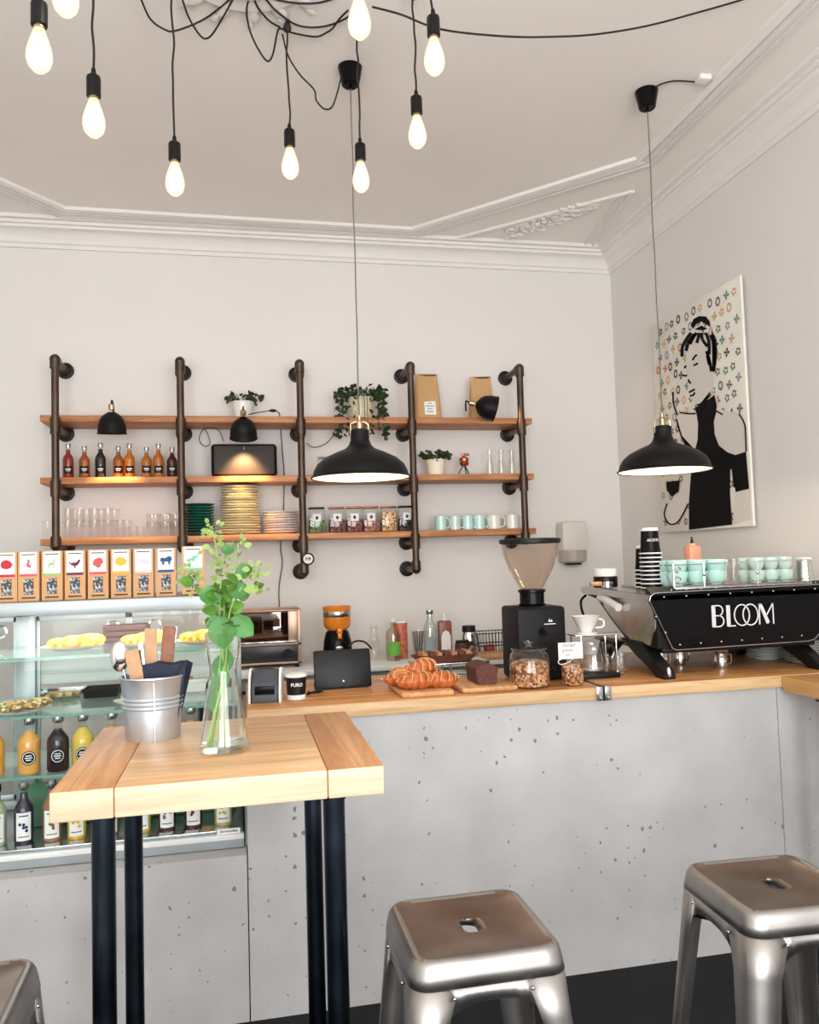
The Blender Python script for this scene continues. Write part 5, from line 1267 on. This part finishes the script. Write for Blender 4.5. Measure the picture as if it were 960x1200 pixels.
# cups on the machine
TZ = S+.3505
cup = None
def cupthing(lab, loc, mat, r, h, up, group):
    t = thing('coffee_cup', lab, 'cup', loc, 0, group)
    b = B(); pr_ = [(.0, .0), (r*.5, 0), (r*.55, .004), (r*.85, h*.35), (r*.98, h*.7), (r, h), (r*.95, h), (r*.9, h*.65), (r*.7, h*.3), (0, h*.1)]
    if not up: pr_ = [(a, h-z) for a, z in pr_]
    b.lathe(pr_, (0, 0, 0), 26, cap=False); b.build('cup_body', mat, t)
    b = B(); zz = h*.6 if up else h*.4; b.tube(smoothpath([(0, r*.93, zz+.012), (0, r*1.4, zz+.01), (0, r*1.35, zz-.014), (0, r*.85, zz-.016)]), .003, 6); b.build('handle', mat, t)
    return t
tc = None; wc = None
for row in range(3):
    for k in range(3):
        for st_ in range(2):
            nm = '%s teal cup on the machine, %s row, %s from left' % (('lower', 'upper')[st_], ('front', 'middle', 'back')[row], ORD[k])
            loc = (EM.x+.15+.088*k+.006*row, EM.y+.1+.09*row, TZ+.045*st_)
            if tc is None: tc = cupthing(nm, loc, M['teal'], .042, .062, True, 'teal cups on the espresso machine')
            else: dup(tc, loc, nm, rotz=.3*row-.2*k)
            nm = nm.replace('teal', 'white'); loc = (EM.x+.52+.066*k+.004*row, EM.y+.1+.085*row, TZ+.052*st_)
            if row == 2: continue
            if wc is None: wc = cupthing(nm, loc, M['mint'], .033, .056, True, 'small pale cups on the espresso machine')
            else: dup(wc, loc, nm)
gl = None
for row in range(2):
    for k in range(3):
        nm = 'clear latte glass among the cups, %s row, %s from left' % (('front', 'back')[row], ORD[k]); loc = (EM.x+.405+.05*k*.75, EM.y+.2+.12*row, TZ)
        if gl is None: gl = tumbler(nm, loc, .026, .105, 'latte glasses on the espresso machine')
        else: dup(gl, loc, nm)
t = thing('peach_squeeze_bottle', 'peach coloured squeeze bottle with dark nozzle behind the teal cups', 'bottle', (EM.x+.44, EM.y+.46, TZ))
b = B(); b.box((0, 0, .085), (.062, .062, .17), .012); b.lathe([(.02, .168), (.018, .18), (0, .18)], (0, 0, 0), 18); b.build('bottle_body', M['peach'], t)
b = B(); b.lathe([(.009, .178), (.007, .185), (.003, .21), (0, .212)], (0, 0, 0), 12); b.build('nozzle', M['black'], t)
t = thing('chrome_tumbler', 'dark chrome patterned tumbler on the machine at the right edge', 'tumbler', (EM.x+.765, EM.y+.12, S+.346))
b = B(); b.lathe([(.036, 0), (.04, .004), (.03, .1), (0, .1)], (0, 0, 0), 28); b.build('tumbler_body', M['chrome'], t)
b = B(); b.lathe([(.031, .098), (.032, .102), (.03, .108), (0, .108)], (0, 0, 0), 28); b.build('lid', M['paper'], t)
b = B(); b.lathe([(.04, .0), (.043, .002), (.041, .006)], (0, 0, 0), 28); b.build('base_ring', M['paper'], t)
# stacked paper cups
PC = Vector((1.718, 3.2, S+.3415))
pcup = None
def papercup(lab, loc, group):
    t = thing('paper_cup', lab, 'cup', loc, 0, group)
    b = B(); b.lathe([(.0445, .003), (.0405, .03), (.036, .1), (.0, .1)], (0, 0, 0), 28, cap=False); b.build('black_wall', M['blackgloss'], t)
    b = B(); b.lathe([(.0445, 0), (.0475, .001), (.0475, .005), (.0445, .006), (.043, .003), (.0445, 0)], (0, 0, 0), 28, cap=False); b.build('white_rim', M['paper'], t)
    b = B(); b.lathe([(.0362, .098), (.0355, .104), (.034, .112), (.0, .112)], (0, 0, 0), 28, cap=False); b.build('white_base', M['paper'], t)
    return t
for sx, n, y, x in ((0, 9, 0, 0), (1, 5, .11, .03)):
    for k in range(n):
        nm = '%s paper cup of the %s stack on the espresso machine' % (('bottom' if k == 0 else 'top' if k == n-1 else ORD[k]+' lowest'), ('front tall', 'rear')[sx])
        loc = PC+Vector((x, y, .0183*k))
        if pcup is None: pcup = papercup('black '+nm, loc, 'stacked black paper cups')
        else: dup(pcup, loc, 'black '+nm)
        if sx == 0 and k == n-1: topc = loc
tcup = [o for o in bpy.data.objects if o.name.startswith('paper_cup') and o['label'].startswith('black top paper cup of the front')][0]
b = B(); a0 = -PI/2-.45; b.mesh(text_me('ACOTE', .016, .0002), lambda v: ((.0395-.05*(v.y))*math.cos(a0+.35+v.x/.038), (.0395-.05*(v.y))*math.sin(a0+.35+v.x/.038), .058+v.y)); b.build('lettering', M['whiteink'], tcup, recalc=False)
t = thing('black_tin', 'black tin with white lid on the left end of the espresso machine', 'tin', (1.6, 3.4, S+.344))
b = B(); b.lathe([(.05, 0), (.053, .003), (.053, .045), (.048, .05), (0, .05)], (0, 0, 0), 28); b.build('tin_body', M['black'], t)
b = B(); b.lathe([(.047, .048), (.052, .052), (.05, .082), (.045, .085), (0, .085)], (0, 0, 0), 28); b.build('lid', M['ceramic'], t)
t = thing('portafilter', 'spare portafilter with wooden handle lying on the machine top', 'portafilter', (1.545, 3.33, S+.344))
b = B(); b.cone((-.05, 0, .02), (-.0, 0, .02), .009, .011); b.build('handle', M['tableend'], t)
b = B(); b.lathe([(.02, 0), (.024, .004), (.024, .028), (0, .028)], (.03, -.0, 0), 20); b.build('basket', M['chrome'], t)
# pitchers under machine
for k, (x, y, h, r) in enumerate(((1.97, 3.11, .065, .028), (1.865, 3.26, .07, .026), (1.765, 3.24, .068, .026))):
    t = thing('milk_pitcher', 'small steel pitcher under the espresso machine, %s' % ('nearest and rightmost', 'middle one', 'left one')[k], 'pitcher', (x, y, S), 0, 'steel pitchers under the machine')
    b = B(); b.lathe([(r*.9, 0), (r, .004), (r, h*.5), (r*.86, h*.85), (r*.95, h), (r*.9, h), (r*.8, h*.85), (0, h*.1)], (0, 0, 0), 26, cap=False); b.build('pitcher_body', M['chrome'], t)
    b = B(); b.tube(smoothpath([(r*.9, 0, h*.85), (r*1.6, 0, h*.85), (r*1.6, 0, h*.35), (r, 0, h*.25)]), .003, 6); b.build('handle', M['chrome'], t)
# saucers
stack('saucer', M['splate'], 12, 2.33, 3.32, S, .085, .0105, 'sage grey saucer of the back stack behind the machine leg', 'sage saucers')
stack('saucer', M['splate'], 12, 2.392, 3.14, S, .083, .0105, 'sage grey saucer of the front stack at the right edge', 'sage saucers')

# ------------------------------------------------------------------ back counter
bc = thing('back_counter', 'white worktop with pale cabinets along the back wall', 'counter', (1.07, 4.7, 0))
b = B(); b.bb(-1.32, 1.4, -.32, .295, .925, .955, .003); b.build('worktop', M['white'], bc)
b = B(); b.bb(-1.3, 1.38, -.295, .29, .09, .925, .002); b.bb(-1.3, 1.38, -.25, .28, .0, .09); b.build('cabinet_body', plain('grey cabinet', srgb(120, 116, 112), .5), bc)
for k in range(4):
    b = B(); x = -1.29+.667*k; b.bb(x, x+.655, -.315, -.297, .11, .86, .003); d_ = b.build('door', M['blackmatte'], bc, 'dark cabinet door')
    b = B(); b.tube([(x+.58, -.33, .6), (x+.58, -.33, .78)], .005, 8); b.build('handle', M['inox'], d_)
WT = .9555
ov = thing('toaster_oven', 'copper toned toaster oven with dark glass front on the back counter', 'oven', (.145, 4.66, WT+.02))
b = B(); b.bb(-.19, .175, -.14, .14, .285, .295, .003); b.bb(.155, .175, -.14, .14, 0, .29, .002); b.bb(-.19, -.17, -.14, .14, 0, .29, .002); b.bb(-.19, .175, .12, .14, 0, .29); b.bb(-.19, .175, -.14, .14, 0, .012, .002); b.bb(-.19, .175, -.14, .14, .1, .115, .002); b.build('housing', brushed('copper steel', srgb(186, 156, 138), .45, .2), ov)
b = B(); b.bb(.105, .155, -.142, -.13, .115, .285, .002); b.build('side_strip', brushed('pale copper strip', srgb(205, 176, 158), .45, .1), ov)
b = B(); b.bb(-.168, .103, -.135, -.132, .118, .282); b.build('glass_door', thin_glass('oven glass', (.5, .42, .38), .12), ov)
b = B(); b.bb(-.17, .155, -.142, -.13, .012, .1, .002); b.build('control_panel', plain('dark panel', srgb(58, 58, 62), .3, .5), ov)
b = B(); b.cone((.1, -.142, .055), (.1, -.155, .055), .026, .024, 24); b.build('knob', M['black'], ov)
b = B(); b.bb(-.17, .15, -.16, -.15, .118, .126, .002); b.bb(-.15, -.14, -.15, -.14, .118, .126); b.bb(.12, .13, -.15, -.14, .118, .126); b.build('door_handle', M['chrome'], ov)
b = B()
for k in range(10): b.tube([(-.16+.028*k, -.12, .19), (-.16+.028*k, .11, .19)], .0015, 5)
b.tube([(-.165, -.12, .19), (.1, -.12, .19)], .002, 5); b.build('rack', M['inox'], ov)
b = B()
for k in (-.08, .0): b.box((k, -.05, .212), (.05, .05, .03), .004)
b.build('heating_block', plain('hot brown', srgb(150, 84, 52), .5), ov)
for sx in (-.17, .15):
    b = B()
    for y in (-.12, .12): b.cone((sx, y, -.02), (sx, y, .0), .012)
    b.build('foot', M['black'], ov)
ju = thing('citrus_grinder', 'orange topped black countertop grinder on the back counter', 'grinder', (.53, 4.62, WT))
b = B(); b.lathe([(.085, 0), (.088, .01), (.078, .12), (.066, .17), (.05, .185), (0, .185)], (0, 0, 0), 30); b.build('base', M['blackgloss'], ju)
b = B(); b.lathe([(.05, .18), (.062, .19), (.074, .205), (.077, .215), (.077, .262), (0, .262)], (0, 0, 0), 32); b.build('orange_bowl', M['orange'], ju)
b = B(); b.lathe([(.078, .258), (.079, .26), (.079, .288), (.078, .29)], (0, 0, 0), 32); b.build('silver_band', M['inox'], ju)
b = B(); b.lathe([(.077, .288), (.078, .29), (.081, .315), (.078, .316), (.073, .295), (0, .285)], (0, 0, 0), 32, cap=False); b.build('orange_rim', M['orange'], ju)
b = B(); b.bb(-.012, .018, -.1, -.06, .165, .2, .006); b.bb(-.008, .014, -.1, -.085, .14, .17, .004); b.build('spout', M['orange'], ju)
b = B(); b.sphere((0, -.081, .09), .016, (1.4, .2, .6), 14); b.build('oval_badge', M['inox'], ju)
# bottles and jars at the back
def simplebottle(name, lab, x, y, r, h, mat, neck, cap, labelcol=None, cat='bottle'):
    t = thing(name, lab, cat, (x, y, WT))
    b = B(); b.lathe([(r*.9, 0), (r, .005), (r, h*.62), (r*.9, h*.7), (neck, h*.8), (neck*.95, h*.94), (0, h*.94)], (0, 0, 0), 24, cap=True); b.build('bottle_body', mat, t)
    b = B(); b.lathe([(neck*1.1, h*.92), (neck*1.15, h*.93), (neck*1.1, h), (0, h)], (0, 0, 0), 18); b.build('cap', cap, t)
    if labelcol: b = B(); b.crect(r*1.01, r*1.01, r*2.2, h*.12, h*.45); b.build('label_sticker', labelcol, t, recalc=False)
    return t
simplebottle('glass_bottle', 'slim pale glass bottle right of the tablet till', .735, 4.6, .028, .2, M['tumbler'], .02, M['jar'])
simplebottle('sauce_bottle', 'clear bottle with green label on the back counter', .843, 4.58, .043, .235, thin_glass('sauce glass', (.85, .8, .7), .1), .013, M['paper'], plain('green label', srgb(110, 176, 70), .6))
t = thing('tall_red_can', 'tall orange red printed can behind the green labelled bottle', 'can', (.9, 4.65, WT))
b = B(); b.lathe([(.038, 0), (.04, .004), (.04, .205), (.038, .208), (0, .208)], (0, 0, 0), 28); b.build('can_body', plain('can print', srgb(196, 102, 72), .4, noise=.5, nscale=35), t)
b = B(); b.lathe([(.041, .205), (.041, .218), (0, .219)], (0, 0, 0), 28); b.build('lid', M['paper'], t)
t = thing('tall_glass', 'tall glass with dark straws beside the red can', 'glass', (1.0, 4.6, WT)); 
b = B(); b.lathe([(.036, 0), (.038, .004), (.048, .16), (.046, .16), (.036, .01), (0, .009)], (0, 0, 0), 24); b.build('glass_body', M['tumbler'], t)
b = B(); 
for k in range(6): b.tube([(-.02+.006*k, .0, .012), (-.035+.012*k, .01, .155)], .003, 6)
b.build('straws', M['blackmatte'], t)
simplebottle('water_bottle', 'tall clear water bottle with screw cap on the back counter', 1.055, 4.56, .038, .275, thin_glass('water bottle glass', (.86, .9, .9), .12), .02, M['inox'], plain('water label', srgb(150, 160, 160), .6))
t = thing('brown_syrup_bottle', 'square brown pink bottle with arched white label on the back counter', 'bottle', (1.15, 4.6, WT))
b = B(); b.box((0, 0, .105), (.08, .06, .21), .014); b.build('bottle_body', plain('brown bottle', srgb(134, 78, 62), .3, noise=.15), t)
b = B(); b.cone((0, 0, .208), (0, 0, .25), .016, .012, 16); b.build('cap', M['white'], t)
b = B(); b.prism([(-.028, -.032, .03), (.028, -.032, .03), (.028, -.032, .12), (.018, -.032, .145), (0, -.032, .155), (-.018, -.032, .145), (-.028, -.032, .12)], (0, -.001, 0)); b.build('paper_label', M['paper'], t)
t = thing('steel_shaker', 'steel canister with dark lid beside the wire basket', 'canister', (1.29, 4.58, WT))
b = B(); b.lathe([(.04, 0), (.042, .004), (.042, .12), (.036, .14), (0, .14)], (0, 0, 0), 26); b.build('body', M['chrome'], t)
b = B(); b.lathe([(.036, .138), (.04, .142), (.038, .175), (0, .178)], (0, 0, 0), 26); b.build('lid', M['flange'], t)
t = thing('dark_jar', 'small dark jar in front of the steel canister', 'jar', (1.22, 4.5, WT))
b = B(); b.lathe([(.034, 0), (.036, .004), (.036, .08), (.03, .09), (0, .09)], (0, 0, 0), 24); b.build('body', M['choc'], t)
b = B(); b.lathe([(.032, .088), (.032, .1), (0, .102)], (0, 0, 0), 24); b.build('lid', M['black'], t)
t = thing('wire_basket', 'black wire basket on the back counter left of the grinder', 'basket', (1.46, 4.58, WT))
b = B()
for z, g in ((.0, .85), (.06, .93), (.13, 1)):
    pts = [(g*.14*sx, g*.09*sy, z+.002) for sx, sy in ((-1, -1), (1, -1), (1, 1), (-1, 1), (-1, -1))]; b.tube(pts, .003, 6)
for i in range(15):
    u = -1+2*i/14
    for sy in (-1, 1): b.tube([(.14*.85*u, .09*.85*sy, .002), (.14*u, .09*sy, .132)], .0018, 5)
for i in range(8):
    u = -1+2*i/7
    for sx in (-1, 1): b.tube([(.14*.85*sx, .09*.85*u, .002), (.14*sx, .09*u, .132)], .0018, 5)
b.build('wires', M['black'], t)
for k, x in enumerate((1.41, 1.5)):
    t = thing('wrapped_snack', 'red and white wrapped snack in the wire basket, %s one' % ('left', 'right')[k], 'snack', (x, 4.58, WT+.004)); b = B(); b.box((0, 0, .03), (.06, .05, .05), .012); b.build('wrapper', plain('wrapper %d' % k, srgb(*((170, 70, 60), (214, 206, 196))[k]), .5, noise=.4, nscale=50), t)
# brown board before the basket
b = B(); b.bb(-.12, .12, -.07, .07, 0, .03, .004); o = b.build('brown_board', M['board'], loc=(1.16, 3.4, S+.0)); 
o.location = (1.4, 4.44, WT); tag(o, 'thick brown wooden board in front of the wire basket', 'board')

# ------------------------------------------------------------------ light
w = bpy.data.worlds.new('world'); sc.world = w; w.use_nodes = True; nt = w.node_tree
bg = nt.nodes['Background']; bg.inputs[0].default_value = (.86, .93, 1, 1); bg.inputs[1].default_value = 2.0
for x, wd_, e in ((-.95, 1.8, 98), (1.25, 1.7, 84)):
    area('window_daylight', (x, YF+.38, 1.75), (PI/2+.42, 0, 0), wd_, 2.4, e, (1, .99, .98))
sc.cycles.transparent_max_bounces = 40
sc.view_settings.view_transform = 'Standard'; sc.view_settings.look = 'None'; sc.view_settings.gamma = 1; sc.view_settings.exposure = 0.28
sc.view_settings.use_curve_mapping = False
